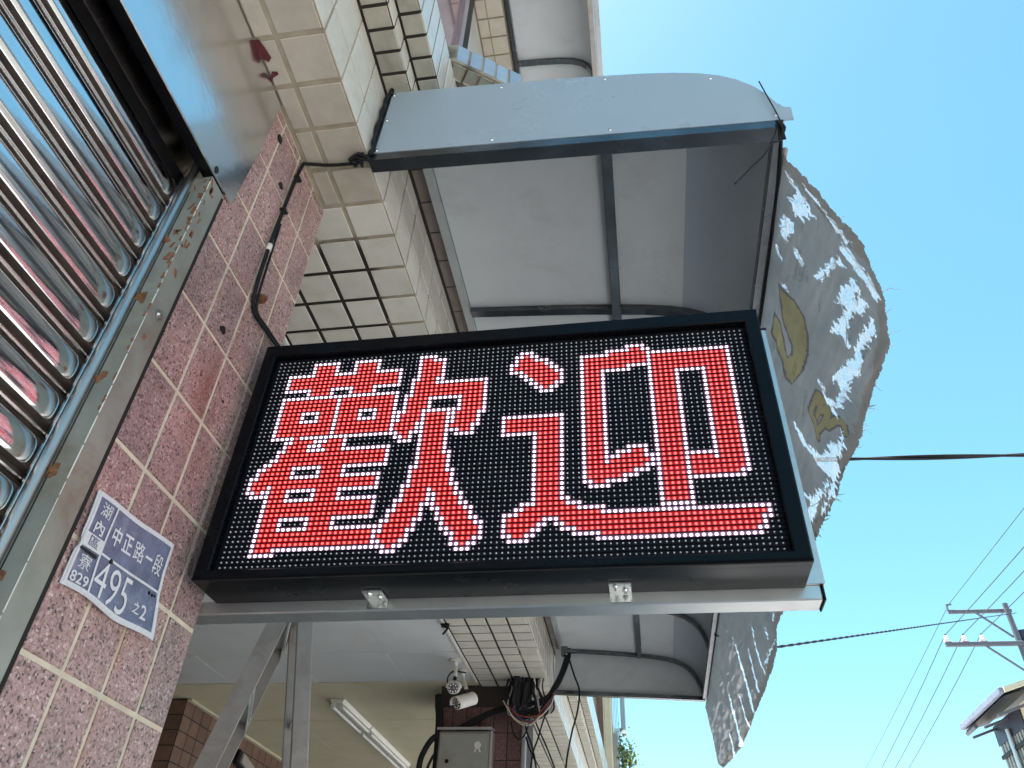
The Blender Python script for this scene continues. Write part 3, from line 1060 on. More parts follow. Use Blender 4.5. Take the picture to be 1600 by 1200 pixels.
# ================================================================== THE LED SIGN
# runs of dots in each row: first column, column after the last, 1 white or 2 red
LED = [[],
       [8, 14, 1, 17, 23, 1, 31, 35, 1],
       [8, 9, 1, 9, 13, 2, 13, 14, 1, 17, 18, 1, 18, 22, 2, 22, 23, 1, 31, 32, 1, 32, 34, 2, 34, 37, 1, 52, 55, 1, 73, 77, 1],
       [8, 9, 1, 9, 13, 2, 13, 14, 1, 17, 18, 1, 18, 22, 2, 22, 23, 1, 31, 32, 1, 32, 36, 2, 36, 37, 1, 51, 53, 1, 53, 54, 2, 54, 56, 1, 69, 74, 1, 74, 76, 2, 76, 78, 1],
       [3, 9, 1, 9, 13, 2, 13, 18, 1, 18, 22, 2, 22, 28, 1, 31, 32, 1, 32, 36, 2, 36, 37, 1, 51, 52, 1, 52, 55, 2, 55, 58, 1, 64, 70, 1, 70, 77, 2, 77, 93, 1],
       [3, 4, 1, 4, 27, 2, 27, 28, 1, 31, 32, 1, 32, 36, 2, 36, 37, 1, 50, 52, 1, 52, 57, 2, 57, 59, 1, 64, 65, 1, 65, 77, 2, 77, 78, 1, 78, 92, 2, 92, 93, 1],
       [3, 4, 1, 4, 27, 2, 27, 28, 1, 31, 32, 1, 32, 36, 2, 36, 37, 1, 50, 51, 1, 51, 58, 2, 58, 60, 1, 64, 65, 1, 65, 77, 2, 77, 78, 1, 78, 92, 2, 92, 93, 1],
       [3, 4, 1, 4, 27, 2, 27, 28, 1, 30, 32, 1, 32, 35, 2, 35, 37, 1, 50, 53, 1, 53, 59, 2, 59, 61, 1, 64, 65, 1, 65, 73, 2, 73, 78, 1, 78, 92, 2, 92, 93, 1],
       [3, 9, 1, 9, 13, 2, 13, 18, 1, 18, 22, 2, 22, 28, 1, 30, 31, 1, 31, 35, 2, 35, 46, 1, 52, 54, 1, 54, 60, 2, 60, 61, 1, 64, 65, 1, 65, 68, 2, 68, 74, 1, 77, 78, 1, 78, 92, 2, 92, 93, 1],
       [8, 9, 1, 9, 13, 2, 13, 14, 1, 17, 18, 1, 18, 22, 2, 22, 23, 1, 30, 31, 1, 31, 45, 2, 45, 46, 1, 53, 55, 1, 55, 60, 2, 60, 61, 1, 64, 65, 1, 65, 68, 2, 68, 69, 1, 77, 78, 1, 78, 82, 2, 82, 88, 1, 88, 92, 2, 92, 93, 1],
       [3, 28, 1, 30, 31, 1, 31, 45, 2, 45, 46, 1, 54, 56, 1, 56, 59, 2, 59, 61, 1, 64, 65, 1, 65, 68, 2, 68, 69, 1, 77, 78, 1, 78, 82, 2, 82, 83, 1, 87, 88, 1, 88, 92, 2, 92, 93, 1],
       [3, 4, 1, 4, 15, 2, 15, 16, 1, 16, 27, 2, 27, 28, 1, 29, 31, 1, 31, 45, 2, 45, 46, 1, 55, 57, 1, 57, 58, 2, 58, 60, 1, 64, 65, 1, 65, 68, 2, 68, 69, 1, 77, 78, 1, 78, 82, 2, 82, 83, 1, 87, 88, 1, 88, 92, 2, 92, 93, 1],
       [3, 4, 1, 4, 15, 2, 15, 16, 1, 16, 27, 2, 27, 28, 1, 29, 30, 1, 30, 34, 2, 34, 41, 1, 41, 45, 2, 45, 46, 1, 56, 59, 1, 64, 65, 1, 65, 68, 2, 68, 69, 1, 77, 78, 1, 78, 82, 2, 82, 83, 1, 87, 88, 1, 88, 92, 2, 92, 93, 1],
       [3, 4, 1, 4, 15, 2, 15, 16, 1, 16, 27, 2, 27, 28, 1, 29, 30, 1, 30, 34, 2, 34, 35, 1, 40, 41, 1, 41, 45, 2, 45, 46, 1, 64, 65, 1, 65, 68, 2, 68, 69, 1, 77, 78, 1, 78, 82, 2, 82, 83, 1, 87, 88, 1, 88, 92, 2, 92, 93, 1],
       [3, 4, 1, 4, 8, 2, 8, 12, 1, 12, 15, 2, 15, 16, 1, 16, 20, 2, 20, 24, 1, 24, 27, 2, 27, 28, 1, 29, 30, 1, 30, 34, 2, 34, 35, 1, 40, 41, 1, 41, 45, 2, 45, 46, 1, 64, 65, 1, 65, 68, 2, 68, 69, 1, 77, 78, 1, 78, 82, 2, 82, 83, 1, 87, 88, 1, 88, 92, 2, 92, 93, 1],
       [3, 4, 1, 4, 8, 2, 8, 9, 1, 11, 12, 1, 12, 15, 2, 15, 16, 1, 16, 20, 2, 20, 21, 1, 23, 24, 1, 24, 27, 2, 27, 30, 1, 30, 33, 2, 33, 41, 1, 41, 45, 2, 45, 46, 1, 64, 65, 1, 65, 68, 2, 68, 69, 1, 77, 78, 1, 78, 82, 2, 82, 83, 1, 87, 88, 1, 88, 92, 2, 92, 93, 1],
       [3, 4, 1, 4, 8, 2, 8, 12, 1, 12, 15, 2, 15, 16, 1, 16, 20, 2, 20, 24, 1, 24, 27, 2, 27, 29, 1, 29, 33, 2, 33, 34, 1, 34, 38, 2, 38, 40, 1, 40, 44, 2, 44, 46, 1, 64, 65, 1, 65, 68, 2, 68, 69, 1, 77, 78, 1, 78, 82, 2, 82, 83, 1, 87, 88, 1, 88, 92, 2, 92, 93, 1],
       [3, 4, 1, 4, 15, 2, 15, 16, 1, 16, 27, 2, 27, 29, 1, 29, 33, 2, 33, 34, 1, 34, 38, 2, 38, 40, 1, 40, 44, 2, 44, 45, 1, 64, 65, 1, 65, 68, 2, 68, 69, 1, 77, 78, 1, 78, 82, 2, 82, 83, 1, 87, 88, 1, 88, 92, 2, 92, 93, 1],
       [3, 4, 1, 4, 15, 2, 15, 16, 1, 16, 27, 2, 27, 28, 1, 28, 32, 2, 32, 34, 1, 34, 38, 2, 38, 40, 1, 40, 44, 2, 44, 45, 1, 49, 61, 1, 64, 65, 1, 65, 68, 2, 68, 69, 1, 77, 78, 1, 78, 82, 2, 82, 83, 1, 87, 88, 1, 88, 92, 2, 92, 93, 1],
       [3, 4, 1, 4, 15, 2, 15, 16, 1, 16, 27, 2, 27, 28, 1, 28, 32, 2, 32, 34, 1, 34, 38, 2, 38, 39, 1, 39, 43, 2, 43, 45, 1, 49, 50, 1, 50, 60, 2, 60, 61, 1, 64, 65, 1, 65, 68, 2, 68, 69, 1, 77, 78, 1, 78, 82, 2, 82, 83, 1, 87, 88, 1, 88, 92, 2, 92, 93, 1],
       [3, 8, 1, 8, 9, 2, 9, 29, 1, 29, 31, 2, 31, 34, 1, 34, 38, 2, 38, 41, 1, 41, 43, 2, 43, 44, 1, 49, 50, 1, 50, 60, 2, 60, 61, 1, 64, 65, 1, 65, 68, 2, 68, 69, 1, 77, 78, 1, 78, 82, 2, 82, 83, 1, 87, 88, 1, 88, 92, 2, 92, 93, 1],
       [6, 8, 1, 8, 12, 2, 12, 15, 1, 15, 18, 2, 18, 19, 1, 28, 30, 1, 30, 31, 2, 31, 32, 1, 33, 34, 1, 34, 38, 2, 38, 39, 1, 40, 44, 1, 49, 50, 1, 50, 60, 2, 60, 61, 1, 64, 65, 1, 65, 68, 2, 68, 69, 1, 77, 78, 1, 78, 82, 2, 82, 83, 1, 87, 88, 1, 88, 92, 2, 92, 93, 1],
       [6, 7, 1, 7, 11, 2, 11, 14, 1, 14, 18, 2, 18, 19, 1, 29, 32, 1, 33, 34, 1, 34, 38, 2, 38, 39, 1, 49, 56, 1, 56, 60, 2, 60, 61, 1, 64, 65, 1, 65, 68, 2, 68, 69, 1, 77, 78, 1, 78, 82, 2, 82, 83, 1, 87, 88, 1, 88, 92, 2, 92, 93, 1],
       [5, 7, 1, 7, 11, 2, 11, 15, 1, 15, 18, 2, 18, 28, 1, 33, 34, 1, 34, 38, 2, 38, 39, 1, 55, 56, 1, 56, 60, 2, 60, 61, 1, 64, 65, 1, 65, 68, 2, 68, 69, 1, 77, 78, 1, 78, 82, 2, 82, 83, 1, 87, 88, 1, 88, 92, 2, 92, 93, 1],
       [5, 6, 1, 6, 27, 2, 27, 28, 1, 33, 34, 1, 34, 38, 2, 38, 39, 1, 55, 56, 1, 56, 60, 2, 60, 61, 1, 64, 65, 1, 65, 68, 2, 68, 69, 1, 77, 78, 1, 78, 82, 2, 82, 83, 1, 87, 88, 1, 88, 92, 2, 92, 93, 1],
       [4, 6, 1, 6, 27, 2, 27, 28, 1, 33, 34, 1, 34, 38, 2, 38, 40, 1, 55, 56, 1, 56, 60, 2, 60, 61, 1, 64, 65, 1, 65, 68, 2, 68, 69, 1, 77, 78, 1, 78, 82, 2, 82, 83, 1, 87, 88, 1, 88, 92, 2, 92, 93, 1],
       [3, 5, 1, 5, 27, 2, 27, 28, 1, 33, 34, 1, 34, 39, 2, 39, 40, 1, 55, 56, 1, 56, 60, 2, 60, 61, 1, 64, 65, 1, 65, 68, 2, 68, 69, 1, 72, 76, 1, 77, 78, 1, 78, 82, 2, 82, 83, 1, 87, 88, 1, 88, 92, 2, 92, 93, 1],
       [2, 4, 1, 4, 9, 2, 9, 15, 1, 15, 19, 2, 19, 28, 1, 33, 34, 1, 34, 39, 2, 39, 40, 1, 55, 56, 1, 56, 60, 2, 60, 61, 1, 64, 65, 1, 65, 68, 2, 68, 69, 1, 70, 73, 1, 73, 75, 2, 75, 76, 1, 77, 78, 1, 78, 82, 2, 82, 83, 1, 87, 88, 1, 88, 92, 2, 92, 93, 1],
       [2, 3, 1, 3, 9, 2, 9, 10, 1, 14, 15, 1, 15, 19, 2, 19, 20, 1, 32, 34, 1, 34, 39, 2, 39, 40, 1, 55, 56, 1, 56, 60, 2, 60, 61, 1, 64, 65, 1, 65, 68, 2, 68, 71, 1, 71, 75, 2, 75, 78, 1, 78, 82, 2, 82, 88, 1, 88, 92, 2, 92, 93, 1],
       [1, 3, 1, 3, 9, 2, 9, 15, 1, 15, 19, 2, 19, 27, 1, 32, 33, 1, 33, 39, 2, 39, 41, 1, 55, 56, 1, 56, 60, 2, 60, 61, 1, 64, 65, 1, 65, 68, 2, 68, 69, 1, 69, 76, 2, 76, 78, 1, 78, 82, 2, 82, 83, 1, 83, 87, 2, 87, 88, 1, 88, 92, 2, 92, 93, 1],
       [1, 2, 1, 2, 26, 2, 26, 27, 1, 32, 33, 1, 33, 40, 2, 40, 41, 1, 55, 56, 1, 56, 60, 2, 60, 61, 1, 64, 65, 1, 65, 75, 2, 75, 78, 1, 78, 82, 2, 82, 83, 1, 83, 92, 2, 92, 93, 1],
       [1, 2, 1, 2, 5, 2, 5, 6, 1, 6, 26, 2, 26, 27, 1, 32, 33, 1, 33, 40, 2, 40, 41, 1, 55, 56, 1, 56, 60, 2, 60, 61, 1, 64, 65, 1, 65, 73, 2, 73, 76, 1, 77, 78, 1, 78, 82, 2, 82, 83, 1, 83, 92, 2, 92, 93, 1],
       [1, 3, 1, 3, 4, 2, 4, 6, 1, 6, 9, 2, 9, 15, 1, 15, 19, 2, 19, 27, 1, 31, 33, 1, 33, 40, 2, 40, 42, 1, 55, 56, 1, 56, 60, 2, 60, 61, 1, 64, 65, 1, 65, 71, 2, 71, 74, 1, 77, 78, 1, 78, 82, 2, 82, 83, 1, 83, 91, 2, 91, 93, 1],
       [2, 6, 1, 6, 9, 2, 9, 10, 1, 14, 15, 1, 15, 19, 2, 19, 20, 1, 31, 32, 1, 32, 36, 2, 36, 37, 1, 37, 41, 2, 41, 42, 1, 55, 56, 1, 56, 60, 2, 60, 61, 1, 64, 66, 1, 66, 68, 2, 68, 72, 1, 77, 78, 1, 78, 82, 2, 82, 92, 1],
       [5, 6, 1, 6, 9, 2, 9, 15, 1, 15, 19, 2, 19, 27, 1, 31, 32, 1, 32, 36, 2, 36, 38, 1, 38, 41, 2, 41, 43, 1, 55, 56, 1, 56, 60, 2, 60, 61, 1, 65, 69, 1, 77, 78, 1, 78, 82, 2, 82, 83, 1],
       [5, 6, 1, 6, 26, 2, 26, 27, 1, 30, 32, 1, 32, 36, 2, 36, 38, 1, 38, 42, 2, 42, 43, 1, 55, 56, 1, 56, 60, 2, 60, 61, 1, 77, 78, 1, 78, 82, 2, 82, 83, 1],
       [5, 6, 1, 6, 26, 2, 26, 27, 1, 30, 31, 1, 31, 35, 2, 35, 38, 1, 38, 42, 2, 42, 44, 1, 55, 56, 1, 56, 60, 2, 60, 62, 1, 77, 78, 1, 78, 82, 2, 82, 83, 1],
       [5, 6, 1, 6, 26, 2, 26, 27, 1, 29, 31, 1, 31, 35, 2, 35, 36, 1, 37, 39, 1, 39, 43, 2, 43, 45, 1, 53, 56, 1, 56, 61, 2, 61, 64, 1, 77, 78, 1, 78, 82, 2, 82, 83, 1],
       [5, 6, 1, 6, 9, 2, 9, 15, 1, 15, 19, 2, 19, 27, 1, 29, 30, 1, 30, 35, 2, 35, 36, 1, 38, 39, 1, 39, 44, 2, 44, 45, 1, 52, 54, 1, 54, 63, 2, 63, 68, 1, 77, 83, 1],
       [5, 6, 1, 6, 9, 2, 9, 10, 1, 14, 15, 1, 15, 19, 2, 19, 20, 1, 28, 30, 1, 30, 34, 2, 34, 36, 1, 38, 40, 1, 40, 44, 2, 44, 46, 1, 50, 53, 1, 53, 67, 2, 67, 95, 1],
       [5, 6, 1, 6, 9, 2, 9, 15, 1, 15, 19, 2, 19, 29, 1, 29, 34, 2, 34, 35, 1, 39, 40, 1, 40, 45, 2, 45, 47, 1, 50, 51, 1, 51, 57, 2, 57, 60, 1, 60, 94, 2, 94, 95, 1],
       [5, 6, 1, 6, 27, 2, 27, 29, 1, 29, 33, 2, 33, 35, 1, 39, 41, 1, 41, 46, 2, 46, 47, 1, 50, 51, 1, 51, 56, 2, 56, 58, 1, 59, 61, 1, 61, 93, 2, 93, 95, 1],
       [5, 6, 1, 6, 27, 2, 27, 28, 1, 28, 33, 2, 33, 34, 1, 40, 42, 1, 42, 46, 2, 46, 47, 1, 50, 51, 1, 51, 55, 2, 55, 57, 1, 60, 63, 1, 63, 93, 2, 93, 94, 1],
       [5, 6, 1, 6, 27, 2, 27, 29, 1, 29, 32, 2, 32, 34, 1, 41, 42, 1, 42, 45, 2, 45, 47, 1, 50, 52, 1, 52, 54, 2, 54, 56, 1, 62, 67, 1, 67, 92, 2, 92, 94, 1],
       [5, 6, 1, 6, 9, 2, 9, 30, 1, 30, 31, 2, 31, 33, 1, 41, 43, 1, 43, 44, 2, 44, 46, 1, 51, 55, 1, 66, 93, 1],
       [5, 10, 1, 29, 32, 1, 42, 45, 1],
       [],
       []]
ZR0 = 2.692
sign = thing('led_sign', 'black framed LED sign with two big red Chinese characters outlined in white dots', 'sign', (.47, .03, 2.19))
XL, XR_, ZB, ZTOP = -.037, .987, 2.194, 2.733
IL, IR, IB, IT = -.0095, .9595, 2.2105, 2.7015
YF, YB = -.018, .083
g = G()
g.prism([(XL, ZB), (XR_, ZB), (XR_, ZTOP), (XL, ZTOP)], 'Y', .004, YB)
obj('casing', g, 'black_paint', sign)
g = G()
vo = [(XL, ZB), (XR_, ZB), (XR_, ZTOP), (XL, ZTOP)]
c_ = .003
vo2 = [(XL + c_, ZB + c_), (XR_ - c_, ZB + c_), (XR_ - c_, ZTOP - c_), (XL + c_, ZTOP - c_)]
vi = [(IL - .002, IB - .002), (IR + .002, IB - .002), (IR + .002, IT + .002), (IL - .002, IT + .002)]
vi2 = [(IL, IB), (IR, IB), (IR, IT), (IL, IT)]
rings = [[(x, .0035, z) for x, z in vo], [(x, YF + c_, z) for x, z in vo], [(x, YF, z) for x, z in vo2], [(x, YF, z) for x, z in vi], [(x, YF + .002, z) for x, z in vi2], [(x, .0035, z) for x, z in vi2]]
vs = [p for r_ in rings for p in r_]
fs = []
for k in range(5):
    for i in range(4):
        fs.append((k * 4 + i, k * 4 + (i + 1) % 4, (k + 1) * 4 + (i + 1) % 4, (k + 1) * 4 + i))
for i in range(4):
    fs.append((i, (i + 1) % 4, 20 + (i + 1) % 4, 20 + i))
g.add(vs, fs)
obj('bezel', g, 'black_paint', sign)
panel = obj('display_panel', G().box(IL, IR, .0, .0038, IB, IT), 'led_mask', sign, label='black LED matrix of 96 by 48 dots')
g = G()
for r_ in range(49):
    z = ZR0 + .005 - .01 * r_
    if IB < z < IT:
        g.box(IL, IR, -.0026 if r_ % 16 else -.0012, .0, z - .0007, z + .0007)
obj('louvre_rows', g, 'led_mask', panel, kind='stuff')
gw, gr, gg, go, gh = G(), G(), G(), G(), G()
for r_, row in enumerate(LED):
    cells = [0] * 96
    for q in range(0, len(row), 3):
        for c in range(row[q], row[q + 1]):
            cells[c] = row[q + 2]
    for c, ch in enumerate(cells):
        x, z = .01 * c + random.uniform(-.0002, .0002), ZR0 - .01 * r_ + random.uniform(-.0002, .0002)
        if ch == 1:
            gw.dome((x, 0, z), (0, -1, -.12), .0032, .0038, 8)
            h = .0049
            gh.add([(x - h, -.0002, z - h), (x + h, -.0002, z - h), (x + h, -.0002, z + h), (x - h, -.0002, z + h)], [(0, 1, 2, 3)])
        elif ch == 2:
            gr.dome((x, -.0003, z), (0, -1, -.12), .0027, .0034, 6)
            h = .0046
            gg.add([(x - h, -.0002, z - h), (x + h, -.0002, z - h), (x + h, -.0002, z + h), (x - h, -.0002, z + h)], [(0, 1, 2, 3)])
        else:
            go.dome((x, 0, z), (0, -1, -.15), .0018, .0026, 5)
obj('white_dots', gw, 'led_white', panel, smooth='all', kind='stuff', label='lit white LED dots outlining the characters', fix=False)
obj('red_dots', gr, 'led_red', panel, smooth='all', kind='stuff', label='lit red LED dots filling the characters', fix=False)
obj('red_bloom_plates', gg, 'led_glow', panel, kind='stuff', fix=False)  # added plates carry the bloom between lit dots
obj('white_bloom_plates', gh, 'led_halo', panel, kind='stuff', fix=False)
obj('unlit_dots', go, 'led_off', panel, smooth='all', kind='stuff', label='unlit LED dots', fix=False)
# aluminium frame behind and below, reaching round the pillar
frame = obj('mounting_frame', G().box(-.42, 1.012, YB + .001, .129, 2.1735, 2.1985, .0022), 'alu', sign, label='brushed aluminium tube under the sign')
obj('upright', G().box(.975, 1.0205, YB + .0015, .122, 2.1995, 2.768, .002), 'alu', frame)
obj('upright', G().box(-.02, .025, YB + .002, .122, 2.1995, 2.705, .002), 'alu', frame)
obj('end_cap', G().box(1.0125, 1.016, YB - .001, .131, 2.172, 2.200, .001), 'black_plastic', frame)
obj('end_cap', G().box(.973, 1.0225, YB, .124, 2.7685, 2.7725, .001), 'black_plastic', frame)
for x in (.268, .690):
    clip = obj('clip', G().prism([(.040, 2.1930), (.0825, 2.1930), (.0825, 2.176), (.0803, 2.176), (.0803, 2.1905), (.040, 2.1905)], 'X', x - .018, x + .018), 'stainless', sign, label='small steel clip with two screws')
    for dx, dy in ((-.007, .052), (.008, .066)):
        obj('screw', G().dome((x + dx, dy, 2.1904), (0, 0, -1), .0052, .004, 8).cyl((x + dx, dy, 2.19), (x + dx, dy, 2.1835), .0022, 6), 'stainless', clip, smooth=True)
obj('drip_bead', G().box(XL + .001, XR_ - .001, -.0145, -.0125, ZB - .0018, ZB - .0002), 'hole', sign)

# cable from the sign up the pillar and along to the awning
cab = thing('sign_cable', 'thick black cable running up the granite pillar from the sign to the awning', 'cable', (-.058, -.05, 2.79))
P = [(.02, .09, 2.73), (-.03, .075, 2.765), (-.054, .057, 2.792), (-.056, -.015, 2.785), (-.057, -.068, 2.786), (-.0575, -.090, 2.817), (-.0575, -.099, 2.935), (-.0575, -.098, 3.05), (-.0575, -.094, 3.20), (-.0575, -.086, 3.30), (-.052, -.074, 3.322), (.003, -.064, 3.3215), (.066, -.062, 3.3205)]
P2 = P[:3] + [(-.0565, .03, 2.793), (-.0565, -.03, 2.787)] + P[4:]
obj('sheath', G().tube(smooth_pts(P2, 7), .0046, 8), 'cable', cab, smooth='all')
obj('sheath', G().tube(smooth_pts([(q[0] + .004, q[1] + .007 + .004 * math.sin(i * 1.7), q[2] + .003) for i, q in enumerate(P2[2:9])], 7), .0028, 6), 'cable', cab, smooth='all')
g = G().tube(smooth_pts([(.066, -.062, 3.3205), (.100, -.070, 3.324), (.121, -.082, 3.338), (.119, -.084, 3.40), (.121, -.084, 3.50), (.124, -.084, 3.58), (.134, -.083, 3.628)], 6), [.006 + .0015 * math.sin(i * 1.3) for i in range(37)], 7)
obj('branch', g, 'cable', cab, smooth='all')
g = G()
for k in range(16):
    a = random.uniform(0, 6.28)
    g.obox((.088 + random.uniform(-.022, .022), -.074 + random.uniform(-.012, .008), 3.318 + random.uniform(-.012, .016)), (math.cos(a), .3, math.sin(a)), (0, 1, .2), (-math.sin(a), .1, math.cos(a)), random.uniform(.014, .034), .010, random.uniform(.006, .014), .002)
obj('tape_knot', g, 'cable', cab)
g = G().tube([(-.0575, -.0985, 2.955), (-.0575, -.0985, 2.975)], .0064, 8)
obj('white_tie', g, 'white_plastic', cab, smooth='all')
for z in (3.10, 3.24):
    obj('cable_clip', G().box(-.0645, -.050, -.104 + (z - 3.10) * .06, -.084 + (z - 3.10) * .06, z, z + .006, .001), 'black_plastic', cab)
g = G()
for k in range(5):
    g.obox((.02 + .012 * k, .10, 2.742 + .004 * (k % 2)), (1, .2 * k, .1), (0, 1, .3), (0, -.3, 1), .016, .014, .010, .001)
tag(obj('cable_connector', g, 'white_plastic'), 'white plastic connectors lying on top of the sign at its left corner', 'connector')

# ================================================================== HOUSE NUMBER PLATE
plate = thing('house_number_plate', 'bent blue enamel house number plate reading 495 on the granite pillar', 'number plate', (-.06, -.16, 2.07))
PC = [(-.2735, 2.2185), (-.0665, 2.2345), (-.0495, 2.0790), (-.2680, 2.0735)]   # TL TR BR BL in (y, z)


def pl(u, v, h=0.):
    """plate point: u to the right, v down, bent"""
    y = (PC[0][0] * (1 - u) + PC[1][0] * u) * (1 - v) + (PC[3][0] * (1 - u) + PC[2][0] * u) * v
    z = (PC[0][1] * (1 - u) + PC[1][1] * u) * (1 - v) + (PC[3][1] * (1 - u) + PC[2][1] * u) * v
    x = -.0595 + .004 * u * u + .007 * max(0, u - .55) * max(0, v - .35) * 4 + .0018 * math.sin(u * 9 + v * 5) + h
    z -= .010 * max(0, u - .5) * v * v
    z += .0025 * math.sin(u * 8.5) * v
    return (x, y, z)


def edge(u, v):
    """uneven outline: shallow dents at left and right"""
    du = .028 * math.exp(-((v - .56) / .05) ** 2)
    return (u + (du if u < .5 else -du * .8) * abs(2 * u - 1) ** 6, v)


NU, NV = 30, 20
g = G()
for j in range(NV + 1):
    for i in range(NU + 1):
        g.v.append(pl(*edge(i / NU, j / NV)))
for j in range(NV + 1):
    for i in range(NU + 1):
        g.v.append(pl(*edge(i / NU, j / NV), -.0014))
W_ = NU + 1
o2 = W_ * (NV + 1)
for j in range(NV):
    for i in range(NU):
        a = j * W_ + i
        rim = i in (0, NU - 1) or j in (0, NV - 1)
        g.f.append((a, a + 1, a + W_ + 1, a + W_))
        g.mi.append(1 if rim else 0)
        g.f.append((o2 + a, o2 + a + W_, o2 + a + W_ + 1, o2 + a + 1))
        g.mi.append(1)
bd = [i for i in range(NU)] + [NU + j * W_ for j in range(NV)] + [NV * W_ + i for i in range(NU, 0, -1)] + [j * W_ for j in range(NV, 0, -1)]
for a, b in zip(bd, bd[1:] + bd[:1]):
    g.f.append((a, b, o2 + b, o2 + a))
    g.mi.append(1)
obj('enamel_sheet', g, ['plate_blue', 'plate_white'], plate, smooth=True, fix=False)


def pbar(g, u0, v0, u1, v1, wdt, h=.0012):
    n = 14
    for k in range(n):
        a, b = k / n, (k + 1) / n
        p, q = (u0 + (u1 - u0) * a, v0 + (v1 - v0) * a), (u0 + (u1 - u0) * b, v0 + (v1 - v0) * b)
        L = math.hypot(u1 - u0, (v1 - v0) * .73)
        nu, nv = -(v1 - v0) * .73 / L * wdt, (u1 - u0) / L * wdt / .73
        g.add([pl(p[0] - nu, p[1] - nv, h), pl(q[0] - nu, q[1] - nv, h), pl(q[0] + nu, q[1] + nv, h), pl(p[0] + nu, p[1] + nv, h)], [(0, 1, 2, 3)])


g = G()
pbar(g, .245, .035, .245, .965, .009)
pbar(g, .245, .545, .965, .545, .009)
for a in (.028, .972):
    pbar(g, a, .03, a, .97, .012, .0010)
for a in (.035, .965):
    pbar(g, .03, a, .97, a, .012, .0010)
obj('raised_line', g, 'plate_white', plate, fix=False)
TXT = bpy.data.curves.new('lettering', 'FONT')
TXT.align_x = 'CENTER'
TXO = bpy.data.objects.new('lettering', TXT)
COL.objects.link(TXO)


def letters(body, u, v, hu, hv, bold=.012, h=.0013):
    """text drawn on the bent plate: centre (u,v), cell size hu x hv"""
    TXT.body = body
    TXT.offset = bold
    TXT.resolution_u = 3
    dg = bpy.context.evaluated_depsgraph_get()
    dg.update()
    me = TXO.evaluated_get(dg).to_mesh()
    g = G()
    vs = [v_.co.copy() for v_ in me.vertices]
    x0, x1 = min(q.x for q in vs), max(q.x for q in vs)
    y0, y1 = min(q.y for q in vs), max(q.y for q in vs)
    if body == '一':
        y0, y1 = y0 - .35, y1 + .35
    g.add([pl(u + ((q.x - x0) / (x1 - x0) - .5) * hu, v - ((q.y - y0) / (y1 - y0) - .5) * hv, h) for q in vs], [tuple(p.vertices) for p in me.polygons])
    TXO.evaluated_get(dg).to_mesh_clear()
    return g


for body, u, v, hu, hv, b_ in (('湖', .137, .155, .115, .15, .006), ('內', .137, .345, .11, .14, .018), ('寮', .135, .715, .12, .15, .002), ('829', .135, .885, .17, .11, .016),
                               ('中', .345, .30, .10, .20, .018), ('正', .475, .30, .105, .19, .018), ('路', .61, .30, .115, .20, .004), ('一', .735, .30, .09, .15, .03), ('段', .865, .30, .12, .21, .006),
                               ('495', .455, .765, .39, .36, -.006), ('之', .765, .80, .07, .12, .018), ('2', .845, .81, .06, .14, .014)):
    obj('character', letters(body, u, v, hu, hv, b_), 'plate_white', plate, fix=False)
g = G()
g.add([pl(.03, .44, .0016), pl(.235, .43, .0016), pl(.232, .575, .0022), pl(.03, .585, .0026), pl(.03, .44, .0009), pl(.235, .43, .0009), pl(.232, .575, .0009), pl(.03, .585, .0009)], [(0, 1, 2, 3), (0, 4, 5, 1), (1, 5, 6, 2), (2, 6, 7, 3), (3, 7, 4, 0)])
st = obj('sticker', g, 'plate_white', plate, label='white sticker with one character')
obj('character', letters('區', .135, .505, .11, .10, .012, .0029), 'plate_blue', st, fix=False)
g = G()
g.add([pl(.03, .60, .0012), pl(.22, .595, .0012), pl(.22, .635, .0012), pl(.03, .625, .0012)], [(0, 1, 2, 3)])
obj('scratch', g, 'hole', plate, fix=False)
g = G()
for (u, v, r_) in ((.365, .555, .0045), (.862, .60, .0032), (.90, .605, .0028), (.93, .60, .002)):
    p = Vector(pl(u, v, .0004))
    g.dome(p, (1, 0, 0), r_, .0022, 8)
obj('fixing_nail', g, 'hole', plate)
bpy.data.objects.remove(TXO)
bpy.data.curves.remove(TXT)

# ================================================================== AWNING
RPROF = [(.192, 3.617), (.40, 3.602), (.60, 3.586), (.72, 3.573), (.82, 3.561), (.90, 3.546), (.96, 3.529), (1.01, 3.506), (1.05, 3.476), (1.085, 3.435), (1.11, 3.39), (1.126, 3.345), (1.134, 3.295)]
YA0, YA1 = -.070, 4.215
aw = thing('awning', 'curved metal awning with grey side panel and pale lining above the sign', 'awning', (.6, 2, 3.28))
obj('roof_sheet', G().strip(RPROF[:7], 'Y', YA0 + .002, YA1, .004), 'roof', aw, smooth=True, label='pale flat roof lining')
obj('shaded_front_curve', G().strip([(.940, 3.5335)] + RPROF[6:], 'Y', YA0 + .002, YA1, .0035), 'shaded_front_curve', aw, smooth=True, label='curved front of the roof lining, its shade put into blue grey')
EP = [(.116, 3.338), (1.155, 3.283), (1.157, 3.331), (1.140, 3.338), (1.134, 3.352)] + [(p[0] + .004, p[1] + .007) for p in RPROF[::-1][1:]] + [(.131, 3.632)]
ep = obj('side_panel', G().prism(EP, 'Y', YA0 - .0045, YA0), 'panel', aw, label='grey blue composite side panel with rounded front corner')
obj('side_panel', G().prism(EP, 'Y', YA1 + .001, YA1 + .005), 'roof', aw)
for (x, z) in ((.136, 3.487), (.129, 3.348), (.139, 3.612), (.433, 3.337), (.445, 3.586), (.725, 3.563), (.729, 3.322), (.991, 3.503), (1.118, 3.305)):
    obj('screw', G().dome((x, YA0 - .0045, z), (0, -1, 0), .0052, .0032, 9), 'stainless', ep, smooth='all')


